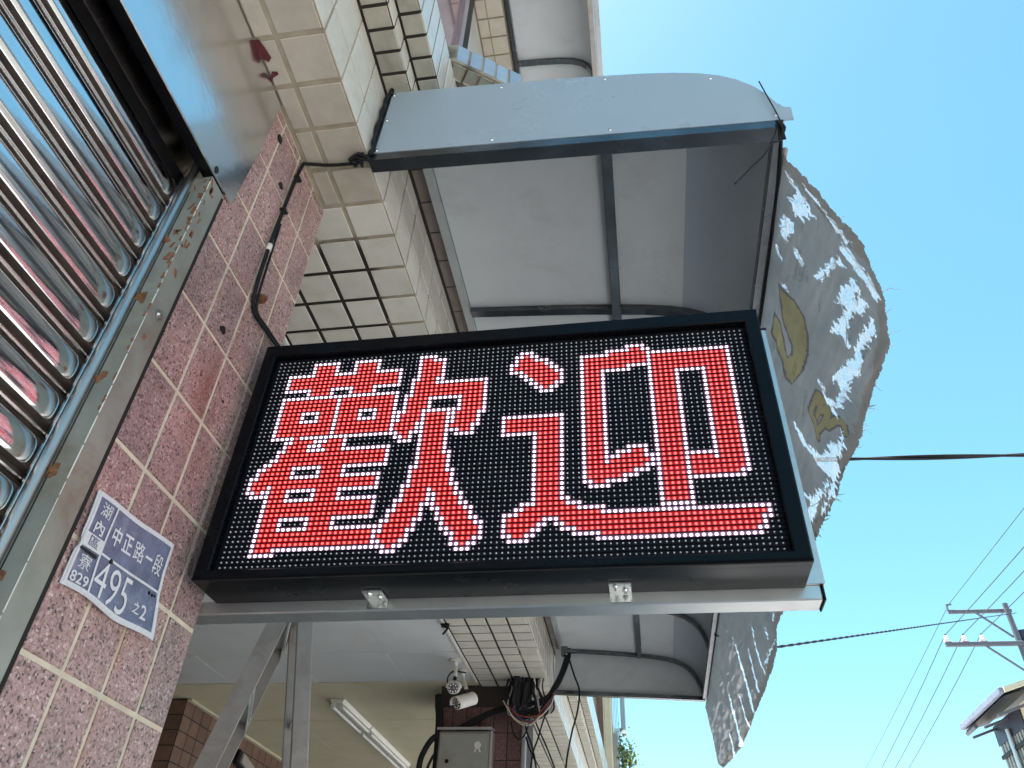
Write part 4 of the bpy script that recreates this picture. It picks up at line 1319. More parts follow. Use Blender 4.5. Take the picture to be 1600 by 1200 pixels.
def sloped_tube(g, x0, z0, x1, z1, y0, y1, t):
    return g.add([(x0, y0, z0), (x1, y0, z1), (x1, y1, z1), (x0, y1, z0), (x0, y0, z0 - t), (x1, y0, z1 - t), (x1, y1, z1 - t), (x0, y1, z0 - t)],
                 [(0, 1, 2, 3), (4, 7, 6, 5), (0, 4, 5, 1), (1, 5, 6, 2), (2, 6, 7, 3), (3, 7, 4, 0)])


obj('bottom_tube', sloped_tube(G(), .113, 3.336, 1.128, 3.283, YA0 - .003, YA0 + .035, .026), 'dark_steel', aw, label='dark polished tube under the side panel')
obj('bottom_tube', sloped_tube(G(), .113, 3.336, 1.128, 3.283, YA1 - .036, YA1, .026), 'dark_steel', aw)
obj('wall_tube', G().box(.166, .1905, YA0 + .04, YA1 - .04, 3.588, 3.6128, .002), 'alu', aw)
obj('front_tube', G().box(1.108, 1.1325, YA0 + .04, YA1 - .04, 3.262, 3.2925, .002), 'dark_steel', aw)
obj('purlin', G().box(.700, .732, YA0 + .02, YA1 - .02, 3.545, 3.5705, .002), 'dark_steel', aw)
for y in (.775, 1.635, 2.495, 3.355, YA1 - .045):
    inner_ = [(p[0] - .003, p[1] - .001) for p in RPROF]
    g = G()
    off = []
    for i, p in enumerate(inner_):
        a, b = inner_[max(0, i - 1)], inner_[min(len(inner_) - 1, i + 1)]
        dx, dz = b[0] - a[0], b[1] - a[1]
        l = math.hypot(dx, dz)
        off.append((p[0] + dz / l * .022, p[1] - dx / l * .022))
    g.prism(inner_ + off[::-1], 'Y', y, y + .03)
    obj('arched_rib', g, 'dark_steel', aw)
obj('edge_trim', G().strip([(.1925, 3.622), (.60, 3.592), (.90, 3.552)], 'Y', YA0, YA0 + .02, .006), 'panel', aw)
obj('sealant', G().tube(smooth_pts([(.121, YA0 - .002, 3.338), (.124, YA0 - .003, 3.45), (.128, YA0 - .002, 3.56), (.134, YA0 - .001, 3.63), (.16, YA0, 3.64), (.185, YA0 + .004, 3.636)], 5), .005, 6), 'cable', aw, smooth='all')
tag(obj('edge_wire', G().tube(smooth_pts([(1.121, -.07, 3.30), (1.128, -.02, 3.26), (1.134, .15, 3.262), (1.135, .5, 3.255), (1.134, 1.2, 3.262), (1.135, 2.2, 3.258), (1.134, 4.1, 3.262)], 8), .0042, 6), 'cable', smooth='all'), 'thin black wire strung along the front edge of the awning', 'wire')
g = G()
g.tube(smooth_pts([(1.101, -.085, 3.444), (1.108, -.085, 3.38), (1.118, -.083, 3.30), (1.122, -.08, 3.255)], 5), .0017, 5)
g.tube(smooth_pts([(1.118, -.08, 3.27), (1.075, -.082, 3.161), (1.03, -.084, 3.10), (.986, -.085, 3.045)], 5), .0021, 5)
for k in range(6):
    g.tube(smooth_pts([(1.120 + random.uniform(-.008, .008), -.078, 3.275), (1.126 + random.uniform(-.01, .01), -.075 + random.uniform(-.012, .004), 3.255), (1.122 + random.uniform(-.012, .012), -.06, 3.225)], 4), .003, 5)
tag(obj('wire_tie', g, 'cable', smooth='all'), 'loose black tie wire twisted at the awning front corner', 'wire')

# upper awning one floor up
ua = thing('awning', 'small upper floor awning with pale lining, above the larger one', 'awning', (.45, 1, 6.3))
UP = [(.175, 6.52), (.35, 6.507), (.47, 6.49), (.55, 6.465), (.61, 6.425), (.65, 6.37), (.672, 6.30), (.68, 6.26)]
obj('roof_sheet', G().strip(UP, 'Y', -.9, 3.2, .004), 'roof', ua, smooth=True)
obj('wall_tube', G().box(.156, .186, -.9, 3.2, 6.44, 6.518, .003), 'dark_steel', ua)
obj('front_tube', G().box(.665, .70, -.9, 3.2, 6.235, 6.262, .003), 'alu_dull', ua)
obj('front_tube', G().box(.7015, .735, -.9, 3.2, 6.25, 6.29, .003), 'alu', ua)
for y in (-.35, 1.36, 2.9):
    inner_ = [(p[0] - .003, p[1] - .001) for p in UP]
    off = []
    for i, p in enumerate(inner_):
        a, b = inner_[max(0, i - 1)], inner_[min(len(inner_) - 1, i + 1)]
        dx, dz = b[0] - a[0], b[1] - a[1]
        l = math.hypot(dx, dz)
        off.append((p[0] + dz / l * .02, p[1] - dx / l * .02))
    obj('arched_rib', G().prism(inner_ + off[::-1], 'Y', y, y + .036), 'dark_steel', ua)

# ================================================================== TORN BANNER
TEARS = [[(0.235, 0.211), (0.174, 0.243), (0.118, 0.274), (0.102, 0.292), (0.107, 0.323), (0.138, 0.281), (0.169, 0.273), (0.236, 0.225)], [(0.11, 0.369), (0.124, 0.352), (0.163, 0.331), (0.192, 0.33), (0.222, 0.316), (0.203, 0.345), (0.21, 0.36), (0.285, 0.331), (0.326, 0.323), (0.284, 0.356), (0.304, 0.393), (0.281, 0.397), (0.264, 0.379), (0.232, 0.385), (0.199, 0.385), (0.163, 0.416), (0.129, 0.425), (0.126, 0.402), (0.147, 0.388), (0.166, 0.367), (0.129, 0.381)], [(0.143, 0.452), (0.151, 0.468), (0.176, 0.475), (0.228, 0.458), (0.264, 0.444), (0.29, 0.465), (0.321, 0.454), (0.336, 0.465), (0.372, 0.443), (0.415, 0.452), (0.436, 0.435), (0.404, 0.411), (0.432, 0.382), (0.381, 0.396), (0.302, 0.429), (0.276, 0.419), (0.217, 0.426), (0.178, 0.444)], [(0.213, 0.109), (0.21, 0.129), (0.22, 0.153), (0.227, 0.175), (0.247, 0.147), (0.225, 0.147), (0.223, 0.119)], [(0.063, 0.289), (0.061, 0.35), (0.067, 0.401), (0.078, 0.447), (0.099, 0.473), (0.097, 0.454), (0.093, 0.4), (0.091, 0.351), (0.075, 0.283)], [(0.499, 0.323), (0.499, 0.337), (0.487, 0.361), (0.502, 0.379), (0.506, 0.353), (0.515, 0.332)], [(0.372, 0.063), (0.36, 0.083), (0.361, 0.114), (0.371, 0.105)], [(0.286, 0.017), (0.277, 0.034), (0.296, 0.055), (0.308, 0.046)], [(0.754, 0.253), (0.762, 0.286), (0.749, 0.317), (0.748, 0.359), (0.726, 0.385), (0.681, 0.442), (0.645, 0.449), (0.612, 0.449), (0.598, 0.473), (0.526, 0.483), (0.568, 0.495), (0.615, 0.494), (0.65, 0.492), (0.648, 0.52), (0.682, 0.525), (0.731, 0.52), (0.758, 0.53), (0.804, 0.515), (0.85, 0.519), (0.906, 0.51), (0.894, 0.498), (0.817, 0.512), (0.787, 0.498), (0.727, 0.504), (0.724, 0.488), (0.736, 0.461), (0.756, 0.403), (0.764, 0.373), (0.777, 0.317), (0.776, 0.281)], [(0.971, 0.365), (0.946, 0.412), (0.919, 0.438), (0.839, 0.455), (0.824, 0.474), (0.749, 0.481), (0.747, 0.491), (0.808, 0.485), (0.89, 0.471), (0.941, 0.479), (1.026, 0.463), (1.066, 0.476), (1.08, 0.458), (1.014, 0.451), (1.032, 0.42), (0.951, 0.448), (0.949, 0.43), (0.984, 0.387)], [(0.516, 0.326), (0.505, 0.36), (0.505, 0.39), (0.462, 0.425), (0.403, 0.438), (0.37, 0.453), (0.424, 0.453), (0.462, 0.453), (0.478, 0.431), (0.515, 0.444), (0.511, 0.414), (0.514, 0.378), (0.514, 0.348)], [(0.045, 0.018), (0.05, 0.079), (0.067, 0.13), (0.082, 0.19), (0.082, 0.146), (0.117, 0.134), (0.129, 0.09), (0.107, 0.054), (0.072, 0.085), (0.055, 0.033)], [(0.173, 0.04), (0.15, 0.09), (0.169, 0.102), (0.237, 0.071), (0.219, 0.027)], [(0.219, 0.103), (0.213, 0.139), (0.23, 0.18), (0.245, 0.136)], [(0.032, 0.097), (0.034, 0.185), (0.036, 0.269), (0.045, 0.331), (0.054, 0.295), (0.043, 0.199), (0.041, 0.111)], [(2.287, 0.278), (2.435, 0.405), (2.412, 0.449), (2.385, 0.459), (2.406, 0.415), (2.279, 0.281)], [(2.533, 0.284), (2.65, 0.455), (2.625, 0.463), (2.525, 0.287)], [(2.727, 0.159), (2.836, 0.326), (2.911, 0.473), (2.868, 0.486), (2.794, 0.341), (2.715, 0.164)], [(3.392, 0.227), (3.542, 0.352), (3.649, 0.438), (3.572, 0.458), (3.467, 0.373), (3.37, 0.234)], [(3.128, 0.312), (3.191, 0.46), (3.158, 0.469), (3.118, 0.315)], [(3.898, 0.298), (4.114, 0.394), (4.021, 0.416), (3.871, 0.306)], [(2.1, 0.351), (2.148, 0.389), (2.128, 0.397), (2.094, 0.354)], [(2.023, 0.439), (2.351, 0.435), (2.324, 0.445), (2.017, 0.442)], [(1.883, 0.389), (1.943, 0.396), (1.912, 0.409), (1.874, 0.393)], [(3.591, 0.4), (3.539, 0.466), (3.78, 0.413)]]
YEL = [(0.391, 0.072), (0.376, 0.152), (0.382, 0.208), (0.415, 0.24), (0.474, 0.255), (0.544, 0.249), (0.64, 0.215), (0.65, 0.185), (0.604, 0.149), (0.571, 0.074), (0.499, 0.071), (0.506, 0.102), (0.555, 0.143), (0.581, 0.17), (0.55, 0.189), (0.512, 0.185), (0.492, 0.142), (0.462, 0.11), (0.417, 0.089)]
YOUT = [(0.386, 0.059), (0.368, 0.153), (0.372, 0.214), (0.405, 0.249), (0.465, 0.264), (0.541, 0.257), (0.649, 0.217), (0.663, 0.179), (0.613, 0.14), (0.582, 0.063), (0.491, 0.061), (0.497, 0.106), (0.547, 0.151), (0.572, 0.172), (0.547, 0.182), (0.519, 0.178), (0.5, 0.135), (0.469, 0.102), (0.424, 0.081)]
LET = [[(0.551, 0.337), (0.636, 0.328), (0.635, 0.364), (0.651, 0.401)], [(0.551, 0.337), (0.52, 0.388), (0.53, 0.413), (0.606, 0.401), (0.64, 0.39)], [(0.576, 0.341), (0.546, 0.366), (0.61, 0.364)], [(0.578, 0.422), (0.529, 0.442), (0.502, 0.467), (0.528, 0.484)], [(0.571, 0.375), (0.541, 0.395), (0.549, 0.412)]]

BT = R(15)
BO = Vector((1.140, 0, 3.270))
BD = Vector((math.sin(BT), 0, -math.cos(BT)))
BN = Vector((math.cos(BT), 0, math.sin(BT)))
BOT = [(-.05, .30), (.02, .37), (.075, .471), (.16, .523), (.274, .536), (.5, .534), (.755, .536), (1.048, .515), (1.40, .47), (1.815, .437), (2.0, .455), (2.245, .487), (2.71, .493), (3.61, .448), (4.3, .37), (4.63, .33), (5, .2)]


def bottom(s):
    for (a, da), (b, db) in zip(BOT, BOT[1:]):
        if a <= s <= b:
            return da + (db - da) * (s - a) / (b - a)
    return 0


def inside(p, poly):
    x, y = p
    r_ = False
    j = len(poly) - 1
    for i in range(len(poly)):
        xi, yi = poly[i]
        xj, yj = poly[j]
        if (yi > y) != (yj > y) and x < (xj - xi) * (y - yi) / (yj - yi) + xi:
            r_ = not r_
        j = i
    return r_


def seg_d(p, pts):
    best = 9
    for a, b in zip(pts, pts[1:]):
        vx, vy = b[0] - a[0], b[1] - a[1]
        t = max(0, min(1, ((p[0] - a[0]) * vx + (p[1] - a[1]) * vy) / (vx * vx + vy * vy + 1e-12)))
        best = min(best, math.hypot(p[0] - a[0] - t * vx, p[1] - a[1] - t * vy))
    return best


BB = [(min(p[0] for p in t) - .02, max(p[0] for p in t) + .02, min(p[1] for p in t) - .02, max(p[1] for p in t) + .02, t) for t in TEARS]
ban = thing('torn_banner', 'tattered grey vinyl banner with ripped holes hanging from the awning front', 'banner', (1.14, 2.2, 3.27))


def bpt(s, d):
    wv = .010 * math.sin(s * 3.1 + d * 4) * (d / .5) + .010 * noise.noise(Vector((s * 5, d * 11, 2))) * (.3 + d * 2) + .004 * noise.noise(Vector((s * 9 + d * 22, d * 30, 6)))
    q = BO + BD * d + BN * wv
    return (q.x, q.y + s, q.z)


def sheet_zone(s0, s1, st, dst, gv, gsr):
    ns = int(round((s1 - s0) / st))
    nd = int(.56 / dst)
    idx = {}
    idx2 = {}

    def vid(i, j, tbl, g_):
        k = (i, j)
        if k not in tbl:
            s, d = s0 + i * (s1 - s0) / ns, -.005 + j * dst
            tbl[k] = len(g_.v)
            g_.v.append(bpt(s, d))
        return tbl[k]
    for i in range(ns):
        s = s0 + (i + .5) * (s1 - s0) / ns
        near = [b for b in BB if b[0] <= s <= b[1]]
        sb = bottom(s)
        for j in range(nd):
            d = -.005 + (j + .5) * dst
            n1 = noise.noise(Vector((s * 55, d * 55, 1)))
            n2 = noise.noise(Vector((s * 150, d * 150, 5)))
            left = .012 + .006 * n1 + (.0 if d < .36 else 0)
            if d > sb + .006 * n1 + .004 * n2 or s < left:
                continue
            if s > 4.42 + .35 * min(d, .25) / .25 + .02 * n1:
                continue
            fing = noise.noise(Vector((s * 70, d * 9, 9)))
            ps = s + .008 * n1 + .004 * n2
            pd = d + .020 * fing + .010 * noise.noise(Vector((s * 160, d * 25, 3))) + .004 * n2
            torn = False
            for b in near:
                if b[2] <= d <= b[3] and inside((ps, pd), b[4]):
                    torn = True
                    break
            a = (i, j), (i + 1, j), (i + 1, j + 1), (i, j + 1)
            if torn:
                if n2 > .40 and n1 > .2:
                    continue
                gsr.f.append(tuple(vid(*q, idx2, gsr) for q in a))
                gsr.mi.append(0)
            else:
                mi = 0
                if inside((ps * .4 + s * .6, pd * .4 + d * .6), YEL):
                    mi = 2
                elif inside((s, d), YOUT):
                    mi = 3
                elif d > sb - .035 - .02 * n1 or s < .045 + .015 * n1:
                    mi = 1
                elif s < 1.4 and s > .5:
                    dl = min(seg_d((s, d), l) for l in LET)
                    if dl < .010:
                        mi = 2
                    elif dl < .016:
                        mi = 3
                gv.f.append(tuple(vid(*q, idx, gv) for q in a))
                gv.mi.append(mi)


gv, gsr = G(), G()
sheet_zone(0, 1.75, .0031, .0031, gv, gsr)
sheet_zone(1.75, 4.85, .0085, .004, gv, gsr)
obj('vinyl_sheet', gv, ['vinyl', 'vinyl_hem', 'vinyl_yellow', 'vinyl_outline'], ban, smooth='all', label='faded grey vinyl with yellow print showing through', fix=False)
obj('scrim', gsr, 'scrim', ban, smooth='all', label='frayed white fabric showing in the rips', fix=False, kind='stuff')
g = G()
g.tube([(BO.x + .002, s, BO.z + .004) for s in (0, 1, 2, 3, 4.4)], .007, 6)
obj('top_hem', g, 'vinyl_hem', ban, smooth='all')
g = G()
for k in range(55):
    if k < 18:
        s = random.choice((random.uniform(.02, .5), random.uniform(.02, 1.1)))
        d = bottom(s) - random.uniform(-.005, .01)
    else:
        t = random.choice(TEARS[:15])
        q = random.choice(t)
        s, d = q[0] + random.uniform(-.008, .008), q[1] + random.uniform(-.008, .008)
    p = Vector(bpt(s, d))
    L = random.uniform(.010, .035)
    dr = Vector((random.uniform(.1, 1), random.uniform(-1, .6), random.uniform(-.8, .5))).normalized()
    g.tube([p, p + dr * L * .5 + Vector((0, 0, random.uniform(-.004, .006))), p + dr * L + Vector((0, 0, random.uniform(-.012, .012)))], [.0009, .0007, .0003], 4, cap=False)
for t in TEARS[:15]:
    for k in range(5):
        (s0, d0), (s1, d1) = random.sample(t, 2)
        if math.hypot(s1 - s0, d1 - d0) > .2:
            continue
        p0, p1 = Vector(bpt(s0, d0)), Vector(bpt(s1, d1))
        mid = (p0 + p1) / 2 + Vector((random.uniform(.0, .012), random.uniform(-.012, .012), random.uniform(-.015, .004)))
        g.tube([p0, mid, p1], [.0014, .0008, .0014], 4, cap=False)
obj('loose_threads', g, 'plate_white', ban, kind='stuff', fix=False)
g = G()
for k in range(9):
    s = random.uniform(.05, 1.3)
    d = bottom(s) - random.uniform(.0, .03)
    p = Vector(bpt(s, d))
    u = Vector((random.uniform(.2, 1), random.uniform(-1, 1), random.uniform(-1, .6))).normalized()
    v = u.orthogonal().normalized()
    l, wd = random.uniform(.012, .035), random.uniform(.005, .012)
    g.add([p - v * wd, p + v * wd, p + u * l * .6 + v * wd * .7 + Vector((.004, 0, 0)), p + u * l - v * wd * .2, p + u * l * .5 - v * wd], [(0, 1, 2, 3, 4)])
obj('curled_flap', g, 'vinyl_hem', ban, kind='stuff', fix=False)

# ================================================================== ARCADE FITTINGS
# step ladder standing under the arcade behind the sign
lad = thing('step_ladder', 'tall aluminium step ladder standing behind the sign beside the pillar', 'ladder', (-.5, 1.1, .12))
la = R(26)
LW = Vector((-math.sin(la), math.cos(la), 0))
LL = Vector((math.cos(la), math.sin(la), 0))


def lpt(x0, k, z, off=0., wd=0.):
    return Vector((x0, .95, 0)) + LL * (k * (z - 2.5) + off) + LW * wd + Vector((0, 0, z))


FXX, FK, RX0, RK = -.331, .2275, -.2915, -.1667
for wd in (0., .385):
    g = G()
    a, b = lpt(FXX, FK, .12, -.026, wd + .012), lpt(FXX, FK, 2.66, -.026, wd + .012)
    t = (b - a).normalized()
    sdv = LW.cross(t).normalized()
    g.obox((a + b) / 2 - LW * .011, sdv, LW, t, .052, .003, (b - a).length)
    g.obox((a + b) / 2 - sdv * .0245, sdv, LW, t, .003, .026, (b - a).length)
    g.obox((a + b) / 2 + sdv * .0245, sdv, LW, t, .003, .026, (b - a).length)
    obj('front_rail', g, 'alu_dull', lad)
    g = G()
    a, b = lpt(RX0, RK, .12, .026, wd + .012), lpt(RX0, RK, 2.64, .026, wd + .012)
    t = (b - a).normalized()
    sdv = LW.cross(t).normalized()
    g.obox((a + b) / 2, sdv, LW, t, .047, .026, (b - a).length, .003)
    obj('rear_leg', g, 'alu_dull', lad)
for k in range(10):
    z = .36 + .246 * k
    g = G()
    c = lpt(FXX, FK, z, -.028, .205)
    g.obox(c, LL, LW, EZ, .056, .355, .022, .003)
    g.obox(c - Vector((0, 0, .022)) + LL * .02, LL, LW, EZ, .003, .355, .024)
    obj('tread', g, 'alu', lad)
    for wd in (.022, .388):
        p0 = lpt(FXX, FK, z - .012, -.004, wd)
        obj('tread_bracket', G().obox(p0 - Vector((0, 0, .015)), LL, LW, EZ, .004, .02, .055), 'alu', lad)
obj('top_cap', G().obox(lpt(-.31, 0, 2.675, 0, .205), LL, LW, EZ, .13, .44, .03, .006), 'alu_dull', lad)
for k in (1, 4, 7):
    z = .5 + .26 * k
    obj('rear_brace', G().obox(lpt(RX0, RK, z, .026, .205), LL, LW, EZ, .012, .36, .02), 'alu_dull', lad)

# tube lights on the cream ceiling
for (y0, y1, lab) in ((4.335, 5.02, 'nearer tube light fitting on the cream arcade ceiling'), (5.04, 6.24, 'further tube light fitting in line behind the first')):
    fl = thing('tube_light', lab, 'light', (-1.48, (y0 + y1) / 2, 3.33), 'tube lights on the arcade ceiling')
    obj('housing', G().prism([(-1.535, 3.333), (-1.425, 3.333), (-1.44, 3.305), (-1.52, 3.305)], 'Y', y0, y1), 'white_plastic', fl)
    for x in (-1.515, -1.445):
        obj('tube', G().cyl((x, y0 + .03, 3.285), (x, y1 - .03, 3.285), .013, 10), 'porcelain', fl, smooth=True)
        for y in (y0 + .015, y1 - .03):
            obj('lamp_holder', G().box(x - .014, x + .014, y, y + .016, 3.268, 3.304, .002), 'white_plastic', fl)

# meter box on the brown pillar
mb = thing('meter_box', 'grey electric meter box with a rosette mark on the brown pillar', 'electrical box', (-.43, 4.0, 2.5))
obj('case', G().box(-.600, -.262, 3.965, 4.0645, 2.45, 3.015, .008), 'grey_box', mb)
obj('door', G().box(-.590, -.285, 3.955, 3.964, 2.46, 3.000, .004), 'grey_box', mb)
obj('rain_hood', G().prism([(3.935, 3.018), (4.064, 3.036), (4.064, 3.044), (3.93, 3.028), (3.93, 3.012), (3.935, 3.012)], 'X', -.606, -.25), 'alu_dull', mb)
obj('side_flange', G().box(-.2615, -.246, 3.962, 4.06, 2.46, 3.017, .003), 'alu', mb)
g = G()
n = 14
ring = [(-.338 + math.cos(q / n * 6.283) * .022, 3.9535, 2.925 + math.sin(q / n * 6.283) * .022) for q in range(n)]
g.add(ring + [(q[0], 3.955, q[2]) for q in ring], [tuple(range(n))] + [(q, n + q, n + (q + 1) % n, (q + 1) % n) for q in range(n)])
for s_ in (-1, 1):
    g.add([(-.338 + s_ * .004, 3.9537, 2.908), (-.338 + s_ * .013, 3.9537, 2.908), (-.338 + s_ * .024, 3.9537, 2.882), (-.338 + s_ * .012, 3.9537, 2.884)], [(0, 1, 2, 3)])
obj('rosette_mark', g, 'white_plastic', mb, fix=False)
obj('latch', G().cyl((-.53, 3.955, 2.83), (-.53, 3.948, 2.83), .012, 10), 'black_plastic', mb, smooth=True)

# conduits beside the box
cd = thing('conduit', 'thick black conduits curving into the brown pillar left of the meter box', 'conduit', (-.62, 4.0, 2.4))
obj('pipe', G().tube(smooth_pts([(-.640, 4.02, 3.25), (-.628, 4.0, 3.18), (-.612, 4.0, 3.05), (-.602, 4.0, 2.6), (-.60, 4.0, 2.2)], 6), .026, 9), 'cable', cd, smooth='all')
obj('pipe', G().tube(smooth_pts([(-.60, 3.99, 2.995), (-.645, 3.985, 2.97), (-.69, 3.985, 2.90), (-.715, 3.985, 2.80), (-.72, 3.985, 2.5)], 6), .019, 9), 'cable', cd, smooth='all')
obj('pipe', G().tube(smooth_pts([(-.605, 3.98, 2.90), (-.64, 3.975, 2.84), (-.66, 3.975, 2.76), (-.665, 3.975, 2.5)], 6), .009, 7), 'cable', cd, smooth='all')

# surveillance cameras
def bullet(label, mx, my, body, aim, r, ln):
    t = thing('security_camera', label, 'camera', (mx, my, 3.2), 'white security cameras')
    b = Vector(body)
    d = Vector(aim).normalized()
    side = d.cross(EZ).normalized()
    obj('mount', G().cyl((mx, my, 3.334), (mx, my, 3.322), .036, 14).tube(smooth_pts([(mx, my, 3.322), (mx + .004, my, 3.28), b + Vector((0, 0, r + .035))], 4), .012, 8), 'white_plastic', t, smooth=True)
    obj('joint', G().obox(b + Vector((0, 0, r + .018)), side, d, EZ, .02, .03, .036, .004), 'black_plastic', t)
    body_ = obj('housing', G().cyl(b - d * ln * .5, b + d * ln * .5, r, 18), 'white_plastic', t, smooth=True)
    g = G()
    n = 12
    for q in range(n):
        a0, a1 = math.pi * q / n, math.pi * (q + 1) / n
        up = side.cross(d).normalized()
        p = [b + (side * math.cos(a) + up * math.sin(a)) * rr + d * o for a in (a0, a1) for rr in (r + .004, r + .008) for o in (-ln * .45, ln * .62)]
        g.add(p, [(0, 1, 5, 4), (2, 6, 7, 3), (0, 2, 3, 1), (4, 5, 7, 6), (1, 3, 7, 5), (0, 4, 6, 2)])
    obj('sun_shield', g, 'white_plastic', body_)
    obj('lens_ring', G().cyl(b + d * ln * .5, b + d * (ln * .5 + .004), r * .86, 16), 'black_plastic', body_, smooth=True)
    g = G()
    up = side.cross(d).normalized()
    for q in range(8):
        a = q / 8 * 6.283
        g.dome(b + (side * math.cos(a) + up * math.sin(a)) * r * .62 + d * (ln * .5 + .004), d, .006, .004, 6)
    obj('infrared_led', g, 'led_off', body_, smooth=True, kind='stuff')
    obj('lens', G().dome(b + d * (ln * .5 + .004), d, r * .36, .006, 12), 'glass', body_, smooth=True)
    return t


bullet('white round security camera facing the viewer under the arcade ceiling', -.436, 3.58, (-.412, 3.50, 3.135), (.12, -.9, -.30), .034, .13)
bullet('white security camera with hooded body turned aside below the first one', -.428, 3.78, (-.372, 3.66, 3.105), (-.55, -.75, -.42), .036, .15)
tag(obj('camera_cable', G().tube(smooth_pts([(-.40, 3.72, 3.30), (-.45, 3.60, 3.27), (-.475, 3.56, 3.21), (-.455, 3.56, 3.16), (-.43, 3.55, 3.15)], 6), .005, 6), 'cable', smooth='all'), 'thin black cable looping behind the round security camera', 'cable')

# wall lamp box on the brown wall
wb = thing('wall_box', 'small grey box with black edges on the brown tiled wall', 'box', (-2.6, 5.35, 3.1))
obj('case', G().obox((-2.60, 5.38, 3.12), (0, 1, -.22), (0, .22, 1), (1, 0, 0), .30, .075, .07, .008), 'alu_dull', wb)
obj('edge', G().obox((-2.605, 5.36, 3.12), (0, 1, -.22), (0, .22, 1), (1, 0, 0), .34, .105, .04, .006), 'black_plastic', wb)

# tangle of cables between beam, awning and brown pillar
cb = thing('cable_bundle', 'tangled bundle of black and coloured cables hanging from the beam by the brown pillar', 'cables', (0, 3.95, 3.1))


def loop(pts, r, mk='cable', nm='strand'):
    obj(nm, G().tube(smooth_pts([(x, y, z) for x, y, z in pts], 6), r, 6), mk, cb, smooth='all')


for k in range(9):
    e = random.uniform(-.018, .018)
    loop([(.240 + e * .4, 3.99, 3.545), (.235 + e, 3.97, 3.48), (.20 + e, 3.94, 3.36), (.155 + e, 3.93, 3.27), (.10 + e, 3.92, 3.20 + e), (.0 + e, 3.93, 3.165 + e), (-.12, 3.95, 3.155 + e), (-.28, 4.01, 3.13 + e), (-.5, 4.03, 3.03 + e)], .0105)
g = G()
for k in range(7):
    e = k * .021 - .062
    g.obox((-.075 + e, 3.93 + random.uniform(-.03, .03), 3.24 + random.uniform(-.03, .02)), (1, .2, random.uniform(-.3, .3)), (0, 1, 0), (random.uniform(-.2, .2), 0, 1), .036, .07, random.uniform(.14, .22), .008)
obj('splice_box', g, 'black_plastic', cb, label='taped black cable splices under the beam')
for k in range(15):
    x = -.15 + .016 * k + random.uniform(-.01, .01)
    loop([(x, 3.93, 3.335), (x + random.uniform(-.02, .03), 3.90, 3.26), (x + random.uniform(-.03, .05), 3.90, 3.16), (x + random.uniform(.0, .06), 3.91, 3.09 + random.uniform(-.02, .03)), (.10 + random.uniform(-.02, .04), 3.91, 3.13 + random.uniform(-.03, .05)), (.14, 3.92, 3.23)], random.uniform(.004, .010), random.choice(('cable', 'cable', 'cable', 'alu_dull')))
for k, mk in enumerate(('wire_red', 'wire_cream', 'wire_blue', 'wire_cream', 'wire_red')):
    if mk not in M:
        M[mk] = mat(mk, {'wire_red': (.22, .04, .03), 'wire_cream': (.55, .5, .4), 'wire_blue': (.03, .07, .2)}[mk], .5)
    J = lambda: random.uniform(-.03, .03)
    loop([(-.15 + J() * 2, 3.89, 3.15 + J()), (-.08 + J(), 3.885 + J() * .5, 3.08 + J()), (.02 + J(), 3.885 + J() * .5, 3.05 + J()), (.10 + J(), 3.89, 3.11 + J()), (.15 + J() * .5, 3.90, 3.22)], random.uniform(.0035, .0055), mk)
loop([(.238, 3.97, 3.50), (.28, 3.95, 3.36), (.315, 3.94, 3.25), (.30, 3.94, 3.12), (.26, 3.94, 2.98), (.225, 3.94, 2.79), (.21, 3.94, 2.5)], .0062)
loop([(.12, 3.90, 3.14), (.085, 3.9, 3.05), (.055, 3.9, 2.95), (.02, 3.9, 2.84), (.0, 3.9, 2.6)], .006)
loop([(.02, 3.90, 3.09), (.06, 3.9, 3.0), (.11, 3.9, 2.9), (.17, 3.9, 2.75), (.2, 3.9, 2.6)], .005)
loop([(-.03, 3.90, 3.09), (-.02, 3.9, 3.0), (.02, 3.9, 2.9), (.05, 3.9, 2.75), (.06, 3.9, 2.5)], [.006] * 24 + [.017] * 7)
loop([(-.12, 3.9, 3.05), (-.10, 3.9, 2.98), (-.06, 3.9, 2.945), (-.02, 3.9, 2.99), (.0, 3.9, 3.07)], .005)
loop([(-.02, 3.9, 2.96), (.0, 3.9, 2.9), (.04, 3.9, 2.82)], .006)
obj('hanger', G().cyl((.236, 3.96, 3.515), (.30, 3.96, 3.515), .016, 10).box(.195, .24, 3.95, 4.0, 3.49, 3.55, .004), 'dark_steel', cb, smooth=True)
tag(obj('hanging_hook', G().tube(smooth_pts([(-.40, 3.0, 3.335), (-.37, 2.98, 3.31), (-.355, 2.98, 3.30), (-.365, 2.97, 3.275), (-.375, 2.965, 3.26)], 5), .006, 6).box(-.39, -.345, 2.965, 2.985, 3.305, 3.325, .003), 'cable', smooth='all'), 'small black hook at the edge of the tiled soffit below the sign', 'hook')

